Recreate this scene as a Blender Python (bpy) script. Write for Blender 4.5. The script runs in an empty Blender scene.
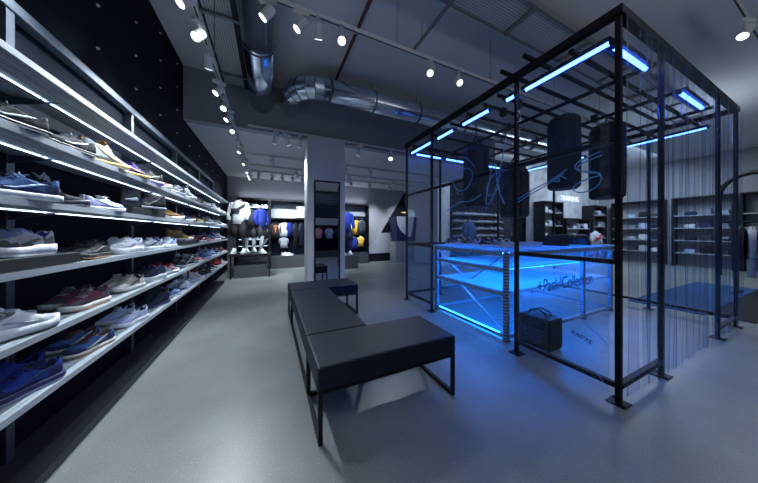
import bpy, bmesh, math, random
from mathutils import Vector, Matrix
S = bpy.context.scene
C = S.collection
PI = math.pi
R = random.Random(7)

# ------------------------------------------------------------------ camera
cam_data = bpy.data.cameras.new('camera')
cam_data.lens = 11.11
cam_data.sensor_width = 36
cam_data.shift_y = -0.0125
cam_data.clip_start = 0.05
cam = bpy.data.objects.new('camera', cam_data)
cam.location = (0, 0, 1.25)
cam.rotation_euler = (PI/2, 0, -math.radians(24.98))
C.objects.link(cam)
S.camera = cam

# ------------------------------------------------------------------ world, exposure
w = bpy.data.worlds.new('world')
S.world = w
w.use_nodes = True
w.node_tree.nodes['Background'].inputs[0].default_value = (0.62, 0.74, 1.0, 1)
w.node_tree.nodes['Background'].inputs[1].default_value = 0.09
S.view_settings.view_transform = 'Standard'
S.view_settings.look = 'None'
S.view_settings.gamma = 1
S.view_settings.use_curve_mapping = False
S.view_settings.exposure = 0.0
S.cycles.max_bounces = 8
S.cycles.transparent_max_bounces = 40
S.cycles.caustics_reflective = False
S.cycles.caustics_refractive = False
S.cycles.sample_clamp_indirect = 4

SPOT_W = 75
def area(name, loc, rot, sx, sy, power, col):
    d = bpy.data.lights.new(name, 'AREA')
    d.shape = 'RECTANGLE'; d.size = sx; d.size_y = sy; d.energy = power; d.color = col
    o = bpy.data.objects.new(name, d); o.location = loc; o.rotation_euler = rot
    C.objects.link(o)
    return o
# added fill lamps, not shop fittings: behind the camera and over the far department
area('aisle_fill', (-0.3, -1.2, 3.9), (0, 0.25, 0), 1.0, 2.0, 22, (0.80, 0.90, 1))  # added fill for the near aisle, no fitting modelled
area('ceiling_fill', (1.6, -1.2, 2.6), (PI, 0, 0), 4.0, 0.5, 55, (0.92, 0.93, 1))  # added upward fill that lifts the high ceiling
area('ceiling_fill', (8.2, 1.6, 3.0), (PI, 0, 0), 1.5, 0.5, 9, (0.75, 0.86, 1))  # the same added ceiling fill, right of the booth
area('far_fill', (10.8, 3.2, 3.9), (0.5, 0, 0), 3.5, 0.8, 120, (0.72, 0.84, 1))  # added fill brightening the training wall
area('far_fill', (11.0, 3.0, 3.9), (0, 0, 0), 3.0, 2.0, 70, (0.72, 0.84, 1))  # added fill over the far floor
area('far_fill', (7.3, 5.4, 3.9), (0.5, 0, 0), 2.4, 0.5, 45, (0.75, 0.86, 1))  # added fill for the shoes on the dark shelves

area('bay_top_fill', (0.3, 8.95, 2.42), (PI, 0, 0), 2.4, 0.2, 4, (0.80, 0.88, 1))  # added upward fill washing the low ceiling and upper back wall
area('bay_top_fill', (3.0, 8.95, 2.42), (PI, 0, 0), 1.2, 0.2, 2, (0.80, 0.88, 1))  # second added fill, above the right-hand bay
# ------------------------------------------------------------------ materials
def mat(name, col, rough=0.5, metal=0.0, var=0.08, scale=12.0, bump=0.0, emit=None, stretch=None, spec=0.5, coat=0.0, bscale=None):
    m = bpy.data.materials.new(name); m.use_nodes = True
    nt = m.node_tree; b = nt.nodes['Principled BSDF']
    tc = nt.nodes.new('ShaderNodeTexCoord'); mp = nt.nodes.new('ShaderNodeMapping')
    nt.links.new(tc.outputs['Object'], mp.inputs[0])
    if stretch: mp.inputs['Scale'].default_value = stretch
    n = nt.nodes.new('ShaderNodeTexNoise'); n.inputs['Scale'].default_value = scale; n.inputs['Detail'].default_value = 4
    nt.links.new(mp.outputs[0], n.inputs[0])
    r = nt.nodes.new('ShaderNodeValToRGB')
    c0 = [max(0, c*(1-var)) for c in col]; c1 = [min(1, c*(1+var)) for c in col]
    r.color_ramp.elements[0].color = (*c0, 1); r.color_ramp.elements[1].color = (*c1, 1)
    r.color_ramp.elements[0].position = 0.35; r.color_ramp.elements[1].position = 0.65
    nt.links.new(n.outputs[0], r.inputs[0]); nt.links.new(r.outputs[0], b.inputs['Base Color'])
    b.inputs['Roughness'].default_value = rough; b.inputs['Metallic'].default_value = metal
    b.inputs['Specular IOR Level'].default_value = spec
    b.inputs['Coat Weight'].default_value = coat
    if bump:
        n2 = nt.nodes.new('ShaderNodeTexNoise'); n2.inputs['Scale'].default_value = bscale or scale*6
        nt.links.new(mp.outputs[0], n2.inputs[0])
        bp = nt.nodes.new('ShaderNodeBump'); bp.inputs['Strength'].default_value = bump; bp.inputs['Distance'].default_value = 0.02
        nt.links.new(n2.outputs[0], bp.inputs['Height']); nt.links.new(bp.outputs[0], b.inputs['Normal'])
    if emit:
        b.inputs['Emission Color'].default_value = (*emit[0], 1); b.inputs['Emission Strength'].default_value = emit[1]
    return m

def floor_mat():
    m = mat('polished_terrazzo', (0.25, 0.27, 0.27), 0.36, 0, 0.10, 2.2)
    nt = m.node_tree; b = nt.nodes['Principled BSDF']; L = nt.links
    tc = nt.nodes.new('ShaderNodeTexCoord')
    v = nt.nodes.new('ShaderNodeTexVoronoi'); v.inputs['Scale'].default_value = 75
    L.new(tc.outputs['Object'], v.inputs[0])
    cr = nt.nodes.new('ShaderNodeValToRGB')
    cr.color_ramp.elements[0].position = 0.10; cr.color_ramp.elements[0].color = (1, 1, 1, 1)
    cr.color_ramp.elements[1].position = 0.19; cr.color_ramp.elements[1].color = (0, 0, 0, 1)
    L.new(v.outputs['Distance'], cr.inputs[0])
    n = nt.nodes.new('ShaderNodeTexNoise'); n.inputs['Scale'].default_value = 90
    L.new(tc.outputs['Object'], n.inputs[0])
    mr = nt.nodes.new('ShaderNodeMapRange'); mr.inputs[1].default_value = 0.5; mr.inputs[2].default_value = 0.62
    L.new(n.outputs[0], mr.inputs[0])
    mu = nt.nodes.new('ShaderNodeMath'); mu.operation = 'MULTIPLY'
    L.new(cr.outputs[0], mu.inputs[0]); L.new(mr.outputs[0], mu.inputs[1])
    old = b.inputs['Base Color'].links[0].from_socket
    mx = nt.nodes.new('ShaderNodeMix'); mx.data_type = 'RGBA'
    L.new(mu.outputs[0], mx.inputs[0]); L.new(old, mx.inputs[6]); mx.inputs[7].default_value = (0.62, 0.66, 0.68, 1)
    n3 = nt.nodes.new('ShaderNodeTexNoise'); n3.inputs['Scale'].default_value = 150
    L.new(tc.outputs['Object'], n3.inputs[0])
    m3 = nt.nodes.new('ShaderNodeMapRange'); m3.inputs[1].default_value = 0.3; m3.inputs[2].default_value = 0.7
    m3.inputs[3].default_value = 0.82; m3.inputs[4].default_value = 1.18
    L.new(n3.outputs[0], m3.inputs[0])
    vm = nt.nodes.new('ShaderNodeVectorMath'); vm.operation = 'SCALE'
    L.new(mx.outputs[2], vm.inputs[0]); L.new(m3.outputs[0], vm.inputs['Scale'])
    L.new(vm.outputs[0], b.inputs['Base Color'])
    return m

def perf_mat():
    m = mat('perforated_steel', (0.40, 0.42, 0.45), 0.5, 0.3, 0.05)
    nt = m.node_tree; b = nt.nodes['Principled BSDF']; L = nt.links
    tc = nt.nodes.new('ShaderNodeTexCoord'); mp = nt.nodes.new('ShaderNodeMapping')
    mp.inputs['Scale'].default_value = (34, 34, 0)
    L.new(tc.outputs['Object'], mp.inputs[0])
    v = nt.nodes.new('ShaderNodeTexVoronoi'); v.inputs['Scale'].default_value = 1; v.inputs['Randomness'].default_value = 0
    L.new(mp.outputs[0], v.inputs[0])
    cr = nt.nodes.new('ShaderNodeValToRGB')
    cr.color_ramp.elements[0].position = 0.19; cr.color_ramp.elements[0].color = (0.02, 0.02, 0.025, 1)
    cr.color_ramp.elements[1].position = 0.26; cr.color_ramp.elements[1].color = (0.55, 0.57, 0.60, 1)
    L.new(v.outputs['Distance'], cr.inputs[0]); L.new(cr.outputs[0], b.inputs['Base Color'])
    return m

def clear_mat(name, tint, gloss=0.10, haze=0.04, bump=0.3, stretch=(1, 1, 1), scale=8):
    """clear plastic: see-through, with a reflective face and a slight haze"""
    m = bpy.data.materials.new(name); m.use_nodes = True
    nt = m.node_tree; L = nt.links
    for n in list(nt.nodes):
        if n.type != 'OUTPUT_MATERIAL': nt.nodes.remove(n)
    out = nt.nodes['Material Output']
    tr = nt.nodes.new('ShaderNodeBsdfTransparent'); tr.inputs[0].default_value = (*tint, 1)
    gl = nt.nodes.new('ShaderNodeBsdfGlossy'); gl.inputs['Roughness'].default_value = 0.08
    gl.inputs[0].default_value = (0.85, 0.92, 1, 1)
    df = nt.nodes.new('ShaderNodeBsdfDiffuse'); df.inputs[0].default_value = (0.7, 0.8, 0.9, 1)
    tl = nt.nodes.new('ShaderNodeBsdfTranslucent'); tl.inputs[0].default_value = (0.7, 0.8, 0.9, 1)
    tc = nt.nodes.new('ShaderNodeTexCoord'); mp = nt.nodes.new('ShaderNodeMapping')
    mp.inputs['Scale'].default_value = stretch
    L.new(tc.outputs['Object'], mp.inputs[0])
    n = nt.nodes.new('ShaderNodeTexNoise'); n.inputs['Scale'].default_value = scale; n.inputs['Detail'].default_value = 3
    L.new(mp.outputs[0], n.inputs[0])
    bp = nt.nodes.new('ShaderNodeBump'); bp.inputs['Strength'].default_value = bump; bp.inputs['Distance'].default_value = 0.05
    L.new(n.outputs[0], bp.inputs['Height']); L.new(bp.outputs[0], gl.inputs['Normal'])
    lw = nt.nodes.new('ShaderNodeLayerWeight'); lw.inputs[0].default_value = 0.25
    L.new(bp.outputs[0], lw.inputs['Normal'])
    mr = nt.nodes.new('ShaderNodeMapRange'); mr.inputs[3].default_value = gloss*0.5; mr.inputs[4].default_value = min(0.9, gloss*2)
    L.new(lw.outputs['Fresnel'], mr.inputs[0])
    m0 = nt.nodes.new('ShaderNodeMixShader'); L.new(df.outputs[0], m0.inputs[1]); L.new(tl.outputs[0], m0.inputs[2])
    m1 = nt.nodes.new('ShaderNodeMixShader'); m1.inputs[0].default_value = haze
    L.new(tr.outputs[0], m1.inputs[1]); L.new(m0.outputs[0], m1.inputs[2])
    m2 = nt.nodes.new('ShaderNodeMixShader')
    L.new(mr.outputs[0], m2.inputs[0]); L.new(m1.outputs[0], m2.inputs[1]); L.new(gl.outputs[0], m2.inputs[2])
    L.new(m2.outputs[0], out.inputs[0])
    return m

M = {}
M['floor'] = floor_mat()
M['perf'] = perf_mat()
M['ceiling'] = mat('painted_ceiling', (0.66, 0.68, 0.71), 0.9, 0, 0.03, 1.0)
M['lowceiling'] = mat('painted_plaster', (0.62, 0.64, 0.68), 0.9, 0, 0.02, 1.0)
M['bulkhead'] = mat('bulkhead_paint', (0.30, 0.32, 0.36), 0.9, 0, 0.03, 1.0)
M['greywall'] = mat('grey_wall_paint', (0.38, 0.39, 0.43), 0.85, 0, 0.03, 1.5)
M['whitewall'] = mat('white_wall_paint', (0.72, 0.74, 0.78), 0.85, 0, 0.03, 1.5)
M['darkwall'] = mat('near_black_panel', (0.004, 0.006, 0.016), 0.8, 0, 0.15, 3, spec=0.12)
M['concrete'] = mat('rough_concrete', (0.55, 0.57, 0.60), 0.9, 0, 0.25, 2.5, 0.2)
M['shelf'] = mat('brushed_shelf_steel', (0.50, 0.56, 0.63), 0.42, 0.25, 0.28, 9, 0.05, stretch=(9, 0.5, 9))
M['shelfedge'] = mat('shelf_edge_steel', (0.52, 0.57, 0.62), 0.4, 0.25, 0.05, 9, stretch=(1, 0.3, 1))
M['rail'] = mat('grey_blue_steel_rail', (0.07, 0.09, 0.13), 0.4, 0.5, 0.08)
M['blacksteel'] = mat('black_powder_coat', (0.006, 0.007, 0.011), 0.5, 0.0, 0.2, spec=0.3)
M['leather'] = mat('black_leather', (0.006, 0.011, 0.030), 0.5, 0, 0.15, 20, 0.12, bscale=300, spec=0.35)
M['plinth'] = mat('speckled_plinth', (0.045, 0.048, 0.055), 0.55, 0, 0.5, 160)
M['duct'] = mat('galvanised_duct', (0.68, 0.76, 0.88), 0.22, 1.0, 0.10, 4, 0.04, bscale=9)
M['ductflange'] = mat('duct_flange', (0.10, 0.13, 0.18), 0.4, 0.9, 0.1)
M['lampgrey'] = mat('lamp_grey_enamel', (0.66, 0.67, 0.70), 0.45, 0, 0.03)
M['track'] = mat('track_dark', (0.22, 0.23, 0.26), 0.5, 0.3, 0.05)
M['redpipe'] = mat('oxide_red_pipe', (0.10, 0.022, 0.025), 0.5, 0, 0.1)
M['lens'] = mat('lit_lens', (0.9, 0.9, 0.9), 0.5, emit=((0.86, 0.93, 1), 5))
M['led'] = mat('white_led_strip', (0.9, 0.9, 0.9), 0.5, emit=((0.62, 0.80, 1), 6))
M['tube'] = mat('blue_led_tube', (0.3, 0.5, 1), 0.5, emit=((0.05, 0.14, 1.0), 15))
M['tubelow'] = mat('rack_blue_led_tube', (0.3, 0.5, 1), 0.5, emit=((0.008, 0.24, 1.0), 52))
M['box'] = mat('display_box_black', (0.02, 0.022, 0.03), 0.5)
M['bag'] = mat('black_vinyl_bag', (0.003, 0.0035, 0.005), 0.6, 0, 0.2, 5, 0.1)
M['chrome'] = mat('chain_steel', (0.4, 0.42, 0.45), 0.3, 0.9)
M['rackmetal'] = mat('painted_angle_steel', (0.42, 0.50, 0.60), 0.6, 0.2, 0.1)
def slot_mat():
    m = mat('slotted_angle_steel', (0.38, 0.48, 0.60), 0.5, 0.2, 0.1); nt = m.node_tree; L = nt.links; bs = nt.nodes['Principled BSDF']
    tc = nt.nodes.new('ShaderNodeTexCoord'); wv = nt.nodes.new('ShaderNodeSeparateXYZ'); L.new(tc.outputs['Object'], wv.inputs[0])
    a = nt.nodes.new('ShaderNodeMath'); a.operation = 'FRACT'; mu = nt.nodes.new('ShaderNodeMath'); mu.operation = 'MULTIPLY'; mu.inputs[1].default_value = 28
    L.new(wv.outputs[2], mu.inputs[0]); L.new(mu.outputs[0], a.inputs[0])
    g = nt.nodes.new('ShaderNodeMath'); g.operation = 'GREATER_THAN'; g.inputs[1].default_value = 0.55; L.new(a.outputs[0], g.inputs[0])
    old = bs.inputs['Base Color'].links[0].from_socket
    mx = nt.nodes.new('ShaderNodeMix'); mx.data_type = 'RGBA'; L.new(g.outputs[0], mx.inputs[0]); L.new(old, mx.inputs[6]); mx.inputs[7].default_value = (0.10, 0.13, 0.18, 1)
    L.new(mx.outputs[2], bs.inputs['Base Color']); return m
M['slotted'] = slot_mat()
M['frost'] = mat('pale_shelf_board', (0.75, 0.85, 0.92), 0.45, 0, 0.06, 3)
M['acrylic'] = clear_mat('frosted_acrylic', (0.82, 0.94, 1.0), 0.008, 0.06, 0.02)
M['acrylic_top'] = clear_mat('frosted_table_top', (0.5, 0.8, 1.0), 0.02, 0.70, 0.02)
M['acrylic_text'] = clear_mat('frosted_acrylic_sheet', (0.78, 0.92, 1.0), 0.008, 0.17, 0.02)
M['film'] = clear_mat('clear_film', (0.94, 0.97, 1.0), 0.045, 0.004, 1.0, (3, 3, 7), 2.5)
M['pvc'] = clear_mat('clear_pvc_strip', (0.90, 0.94, 1.0), 0.05, 0.0, 1.0, (14, 14, 2.5), 1.8)
M['pvcedge'] = clear_mat('pvc_strip_edge', (0.60, 0.70, 0.85), 0.40, 0.0, 0.2, (6, 6, 2), 3)
M['scrib'] = mat('light_blue_marker', (0.16, 0.45, 0.95), 0.4, 0, 0.05)
M['ink'] = mat('dark_vinyl_lettering', (0.01, 0.02, 0.06), 0.5)
M['mirror'] = mat('mirror_glass', (0.75, 0.8, 0.86), 0.03, 1.0, 0.0)
M['board'] = mat('light_graphic_board', (0.36, 0.40, 0.46), 0.6, 0, 0.04, 2)
M['poster'] = mat('pale_poster', (0.55, 0.52, 0.52), 0.6, 0, 0.05, 3)
M['sign'] = mat('white_sign_letters', (0.9, 0.92, 0.95), 0.5, emit=((0.9, 0.95, 1), 0.6))
M['matblue'] = mat('blue_floor_mat', (0.02, 0.10, 0.26), 0.9, 0, 0.2, 60)
M['matblack'] = mat('black_floor_mat', (0.012, 0.012, 0.015), 0.9, 0, 0.3, 60)
M['darkskin'] = mat('mannequin_charcoal', (0.03, 0.03, 0.035), 0.4)
M['palemann'] = mat('mannequin_pale', (0.55, 0.57, 0.60), 0.4)
COL = {
 'white': (0.80, 0.84, 0.90), 'offwhite': (0.70, 0.69, 0.64), 'black': (0.012, 0.013, 0.018), 'charcoal': (0.045, 0.05, 0.065),
 'navy': (0.012, 0.022, 0.10), 'royal': (0.012, 0.035, 0.32), 'blue': (0.025, 0.10, 0.30), 'lightblue': (0.30, 0.45, 0.75),
 'paleblue': (0.52, 0.64, 0.85), 'lavender': (0.40, 0.42, 0.72), 'purple': (0.20, 0.08, 0.55), 'gold': (0.62, 0.42, 0.14),
 'tan': (0.50, 0.28, 0.12), 'brown': (0.16, 0.06, 0.03), 'gum': (0.55, 0.30, 0.12), 'maroon': (0.10, 0.014, 0.035),
 'red': (0.60, 0.03, 0.04), 'pink': (0.75, 0.35, 0.35), 'grey': (0.28, 0.31, 0.36), 'lightgrey': (0.50, 0.54, 0.60),
 'khaki': (0.33, 0.32, 0.27), 'olive': (0.14, 0.15, 0.10), 'cream': (0.66, 0.64, 0.56), 'orange': (0.75, 0.16, 0.03),
 'yellow': (0.80, 0.50, 0.05), 'green': (0.16, 0.32, 0.22), 'dnavy': (0.008, 0.012, 0.04)}
FM = {}
def cm(k, kind='cloth'):
    key = (k, kind)
    if key not in FM:
        rough, bmp = {'cloth': (0.8, 0.15), 'rubber': (0.45, 0.0), 'knit': (0.7, 0.25)}[kind]
        FM[key] = mat(k + '_' + kind, COL[k], rough, 0, 0.12, 30, bmp, bscale=220)
    return FM[key]

# ------------------------------------------------------------------ helpers
def nbm(): return bmesh.new()
def box(bm, x0, x1, y0, y1, z0, z1, mi=0, mtx=None):
    vs = [bm.verts.new(v) for v in ((x0,y0,z0),(x1,y0,z0),(x1,y1,z0),(x0,y1,z0),(x0,y0,z1),(x1,y0,z1),(x1,y1,z1),(x0,y1,z1))]
    if mtx is not None:
        for v in vs: v.co = mtx @ v.co
    for f in ((0,3,2,1),(4,5,6,7),(0,1,5,4),(1,2,6,5),(2,3,7,6),(3,0,4,7)):
        fc = bm.faces.new([vs[i] for i in f]); fc.material_index = mi
def loft(bm, rings, cap=True, closed=True, mi=0, loop=False):
    rr = [[bm.verts.new(p) for p in r] for r in rings]
    n = len(rr[0]); fs = []
    seq = list(range(len(rr)-1)) + ([len(rr)-1] if loop else [])
    for i in seq:
        a, b = rr[i], rr[(i+1) % len(rr)]
        for j in range(n if closed else n-1):
            f = bm.faces.new((a[j], a[(j+1) % n], b[(j+1) % n], b[j])); f.material_index = mi; fs.append(f)
    if cap and not loop:
        for r, rev in ((rr[0], True), (rr[-1], False)):
            f = bm.faces.new(list(reversed(r)) if rev else r); f.material_index = mi
    return rr
def tube(bm, pts, r, seg=8, cap=True, rs=None, mi=0):
    P = [Vector(p) for p in pts]; rings = []
    up = Vector((0, 0, 1)); prev = None
    for i, p in enumerate(P):
        d = (P[min(i+1, len(P)-1)] - P[max(i-1, 0)]).normalized()
        if prev is None:
            a = d.cross(up)
            if a.length < 1e-3: a = d.cross(Vector((1, 0, 0)))
        else:
            a = prev - d*prev.dot(d)
        a.normalize(); prev = a; b = d.cross(a)
        rad = rs[i] if rs else r
        rings.append([p + a*rad*math.cos(2*PI*k/seg) + b*rad*math.sin(2*PI*k/seg) for k in range(seg)])
    loft(bm, rings, cap, mi=mi)
def obj(name, bm, m, parent=None, smooth=False, bevel=0, loc=None, rotz=0, subs=0, share=None):
    if share is not None:
        me = share
    else:
        bmesh.ops.recalc_face_normals(bm, faces=bm.faces)
        me = bpy.data.meshes.new(name); bm.to_mesh(me); bm.free()
        for mm in (m if isinstance(m, (list, tuple)) else [m]): me.materials.append(mm)
        if smooth:
            for p in me.polygons: p.use_smooth = True
    o = bpy.data.objects.new(name, me); C.objects.link(o)
    if parent: o.parent = parent
    if loc: o.location = loc
    o.rotation_euler = (0, 0, rotz)
    if bevel:
        b = o.modifiers.new('bevel', 'BEVEL'); b.width = bevel; b.segments = 2; b.limit_method = 'ANGLE'
    if subs:
        s = o.modifiers.new('subsurf', 'SUBSURF'); s.levels = subs; s.render_levels = subs
    return o
def thing(name, label, cat, loc=(0, 0, 0), rotz=0, group=None):
    o = bpy.data.objects.new(name, None); C.objects.link(o); o.empty_display_size = 0.1
    o.location = loc; o.rotation_euler = (0, 0, rotz); o['label'] = label; o['category'] = cat
    if group: o['group'] = group
    return o
def tag(o, label, cat, group=None, kind=None):
    o['label'] = label; o['category'] = cat
    if group: o['group'] = group
    if kind: o['kind'] = kind
    return o
def struct(name, bm, m, label=None, parent=None, **k):
    o = obj(name, bm, m, parent, **k)
    if not parent:
        o['kind'] = 'structure'
        if label: o['label'] = label
    return o
ORD = ['first','second','third','fourth','fifth','sixth','seventh','eighth','ninth','tenth','eleventh','twelfth','thirteenth','fourteenth','fifteenth','sixteenth','seventeenth','eighteenth','nineteenth','twentieth','twenty-first','twenty-second','twenty-third','twenty-fourth']
def copy_tree(o, parent=None, loc=None, rotz=None, label=None, group=None):
    c = o.copy(); C.objects.link(c)
    if parent is not None: c.parent = parent
    if loc is not None: c.location = loc
    if rotz is not None: c.rotation_euler = (0, 0, rotz)
    if label: c['label'] = label
    if group: c['group'] = group
    for ch in list(o.children): copy_tree(ch, c)
    return c

# ------------------------------------------------------------------ room shell
b = nbm(); box(b, -1.4, 14.2, -3.2, 9.3, -0.1, 0); struct('floor', b, M['floor'], 'grey polished terrazzo shop floor')
b = nbm(); box(b, -1.4, 14.2, -3.2, 4.79, 3.96, 4.06); box(b, 5.9, 14.2, 4.79, 9.3, 3.96, 4.06)
struct('ceiling', b, M['ceiling'], 'grey painted high ceiling')
b = nbm(); box(b, -1.4, 5.9, 4.95, 9.3, 3.1, 3.2); struct('ceiling_low', b, M['lowceiling'], 'lower pale ceiling beyond the bulkhead')
b = nbm(); box(b, -1.28, 5.9, 4.79, 4.95, 3.1, 3.96); box(b, 5.9, 6.0, 4.79, 9.3, 3.1, 3.96)
struct('wall_bulkhead', b, M['bulkhead'], 'grey bulkhead between the two ceilings')
wl = nbm(); box(wl, -1.4, -1.28, -3.2, 9.3, 0, 3.96)
wall_left = struct('wall_left', wl, M['darkwall'], 'near black panelled wall behind the shoe shelves')
b = nbm()
for yy in [0.9 + 0.6*i for i in range(12)]:
    for zz in (2.2, 2.75, 3.1, 3.45, 3.8):
        if yy > 4.7 and zz > 3.05: continue
        tube(b, [(-1.281, yy, zz), (-1.268, yy, zz)], 0.011, 8)
        tube(b, [(-1.268, yy, zz), (-1.262, yy, zz)], 0.005, 6)
obj('wall_socket_insert', b, M['lampgrey'], wall_left)
b = nbm(); box(b, -1.28, 5.6, 9.1, 9.25, 0, 3.1); struct('wall_back', b, M['greywall'], 'grey back wall')
b = nbm(); box(b, 8.9, 14.0, 5.6, 5.75, 0, 3.96); struct('wall_training', b, M['concrete'], 'rough grey wall of the training area')
b = nbm(); box(b, 5.6, 6.17, 6.9, 7.15, 0, 3.96); box(b, 5.6, 5.75, 7.15, 9.25, 0, 3.96); struct('wall_return', b, M['whitewall'], 'pale return wall beside the dark recess')
b = nbm(); box(b, 6.17, 8.9, 7.0, 7.15, 0, 3.96); box(b, 8.9, 9.0, 5.75, 7.15, 0, 3.96)
struct('wall_recess', b, M['darkwall'], 'dark recessed wall')
b = nbm(); box(b, 14.0, 14.15, -3.2, 5.75, 0, 3.96); struct('wall_right', b, M['greywall'], 'far right grey wall')
# white and black diagonal on the back wall
b = nbm()
pts = [(3.55, 0), (5.6, 0), (5.6, 3.1), (5.55, 3.1)]
f0 = [b.verts.new((x, 9.075, z)) for x, z in pts]; f1 = [b.verts.new((x, 9.1, z)) for x, z in pts]
b.faces.new(f0); b.faces.new(f1[::-1])
for i in range(4): b.faces.new((f0[i], f0[(i+1) % 4], f1[(i+1) % 4], f1[i]))
tag(obj('wall_panel', b, M['blacksteel']), 'black panel with a diagonal edge on the back wall', 'wall panel')
b = nbm()
pts = [(3.5, 0.35), (4.3, 1.22), (5.4, 1.22), (5.4, 0.35)]
f0 = [b.verts.new((x, 9.02, z)) for x, z in pts]; f1 = [b.verts.new((x, 9.07, z)) for x, z in pts]
b.faces.new(f0); b.faces.new(f1[::-1])
for i in range(4): b.faces.new((f0[i], f0[(i+1) % 4], f1[(i+1) % 4], f1[i]))
tag(obj('mesh_panel', b, M['perf']), 'dark perforated mesh panel low on the back wall below the diagonal', 'mesh panel')
# column
b = nbm(); box(b, 0.64, 1.41, 4.87, 5.2, 0, 3.1); box(b, 0.64, 1.41, 4.7, 5.2, 3.1, 3.12)
b.free(); b = nbm(); box(b, 0.66, 1.41, 4.70, 5.15, 0, 3.12)
struct('column', b, M['whitewall'], 'white square column with a mirror')
mt = thing('wall_mirror', 'tall black framed mirror on the white column', 'mirror', (1.04, 4.70, 0.0))
b = nbm(); box(b, -0.23, 0.23, -0.022, -0.012, 0.30, 2.24); obj('mirror_glass', b, M['mirror'], mt)
b = nbm()
box(b, -0.26, -0.23, -0.03, 0, 0.27, 2.27); box(b, 0.23, 0.26, -0.03, 0, 0.27, 2.27)
box(b, -0.23, 0.23, -0.03, 0, 0.27, 0.30); box(b, -0.23, 0.23, -0.03, 0, 2.24, 2.27); box(b, -0.23, 0.23, -0.012, 0, 0.3, 2.24)
obj('frame', b, M['blacksteel'], mt)

# ------------------------------------------------------------------ perforated cable trays
def tray(name, x0, x1, y0, y1, z, label, along):
    t = thing(name, label, 'cable tray', (x0, y0, z), 0, 'perforated ceiling trays')
    lx, ly = x1-x0, y1-y0
    b = nbm(); box(b, 0, lx, 0, ly, 0, 0.01); obj('perforated_plate', b, M['perf'], t)
    b = nbm()
    if along == 'y':
        box(b, lx-0.02, lx+0.06, 0, ly, -0.03, 0.08); box(b, -0.02, 0.0, 0, ly, -0.01, 0.05)
    else:
        box(b, 0, lx, -0.03, 0.0, -0.02, 0.06); box(b, 0, lx, ly, ly+0.02, -0.02, 0.06)
    obj('side_rail', b, M['blacksteel'] if along == 'y' else M['track'], t)
    n = int((ly if along == 'y' else lx)/1.15)
    for i in range(n+1):
        b = nbm(); p = 0.35 + i*1.15
        if along == 'y': box(b, -0.03, lx+0.06, p, p+0.04, -0.035, -0.002)
        else: box(b, p, p+0.04, -0.03, ly+0.02, -0.035, -0.002)
        for q in (0.02, 0.9):
            if along == 'y': tube(b, [(lx*q, p+0.02, 0.0), (lx*q, p+0.02, 3.96-z)], 0.006, 6)
            else: tube(b, [(p+0.02, ly*q, 0.0), (p+0.02, ly*q, 3.96-z)], 0.006, 6)
        obj('cross_bar', b, M['track'], t)
    return t
tray('cable_tray', -0.70, -0.38, 0.6, 4.75, 3.80, 'perforated grey tray running beside the straight duct', 'y')
tray('cable_tray', 1.2, 8.5, 1.66, 2.02, 3.80, 'perforated grey tray crossing the ceiling above the booth', 'x')

# ------------------------------------------------------------------ ducts
def flange(t, p, q, r):
    b = nbm(); tube(b, [p, q], r, 40); obj('flange', b, M['ductflange'], t, smooth=False)
d = thing('air_duct', 'straight round steel duct running back into the bulkhead', 'duct', (-0.13, 0.2, 3.6), 0, 'round steel ventilation ducts')
b = nbm(); tube(b, [(0, y, 0) for y in (0, 1.4, 1.45, 3.0)], 0.182, 48); tube(b, [(0, 3.0, 0), (0, 4.585, 0)], 0.180, 48)
obj('duct_pipe', b, M['duct'], d, smooth=True)
for yy in (0.9, 2.05, 3.05, 4.0): flange(d, (0, yy-0.012, 0), (0, yy+0.012, 0), 0.191)
for yy in (1.2, 3.6):
    b = nbm(); tube(b, [(0.0, yy, 0.18), (0.0, yy, 0.36)], 0.006, 6); obj('hanger', b, M['track'], d)
d = thing('air_duct', 'round steel duct with a segmented elbow turning right across the ceiling', 'duct', (0.345, 4.785, 3.61), 0, 'round steel ventilation ducts')
pts = [(0, 0, 0), (0, -0.42, 0)]
cr = 0.46
for k in range(1, 7):
    a = k/6*PI/2; pts.append((cr*(1-math.cos(a)), -0.42 - cr*math.sin(a), 0))
b = nbm(); tube(b, pts, 0.178, 40); obj('elbow', b, M['duct'], d)
for k in range(1, 6):
    a = k/6*PI/2; p = Vector((cr*(1-math.cos(a)), -0.42 - cr*math.sin(a), 0)); t_ = Vector((math.sin(a), -math.cos(a), 0))*0.006
    flange(d, p-t_, p+t_, 0.182)
b = nbm(); tube(b, [(cr-0.001, -0.42-cr, 0), (2.2, -0.42-cr, 0), (6.9, -0.42-cr, 0)], 0.180, 48); obj('duct_pipe', b, M['duct'], d, smooth=True)
for xx in (0.55, 1.35, 2.3, 3.5, 4.7, 5.9):
    flange(d, (xx-0.012, -0.42-cr, 0), (xx+0.012, -0.42-cr, 0), 0.190)
    b = nbm(); tube(b, [(xx, -0.42-cr, 0.18), (xx, -0.42-cr, 0.345)], 0.006, 6); obj('hanger', b, M['track'], d)
b = nbm(); tube(b, [(1.04, 0.3, 3.90), (1.04, 4.78, 3.90)], 0.022, 12)
tag(obj('sprinkler_pipe', b, M['redpipe'], smooth=True), 'dark red pipe running along the ceiling past the duct', 'pipe')
b = nbm(); box(b, 1.76, 1.79, 0.5, 2.72, 3.72, 3.75); 
for yy in (0.9, 2.5): tube(b, [(1.775, yy, 3.74), (1.775, yy, 3.955)], 0.005, 6)
tag(obj('conduit_rail', b, M['track']), 'thin grey rail on the ceiling joining the light track', 'rail')

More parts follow.
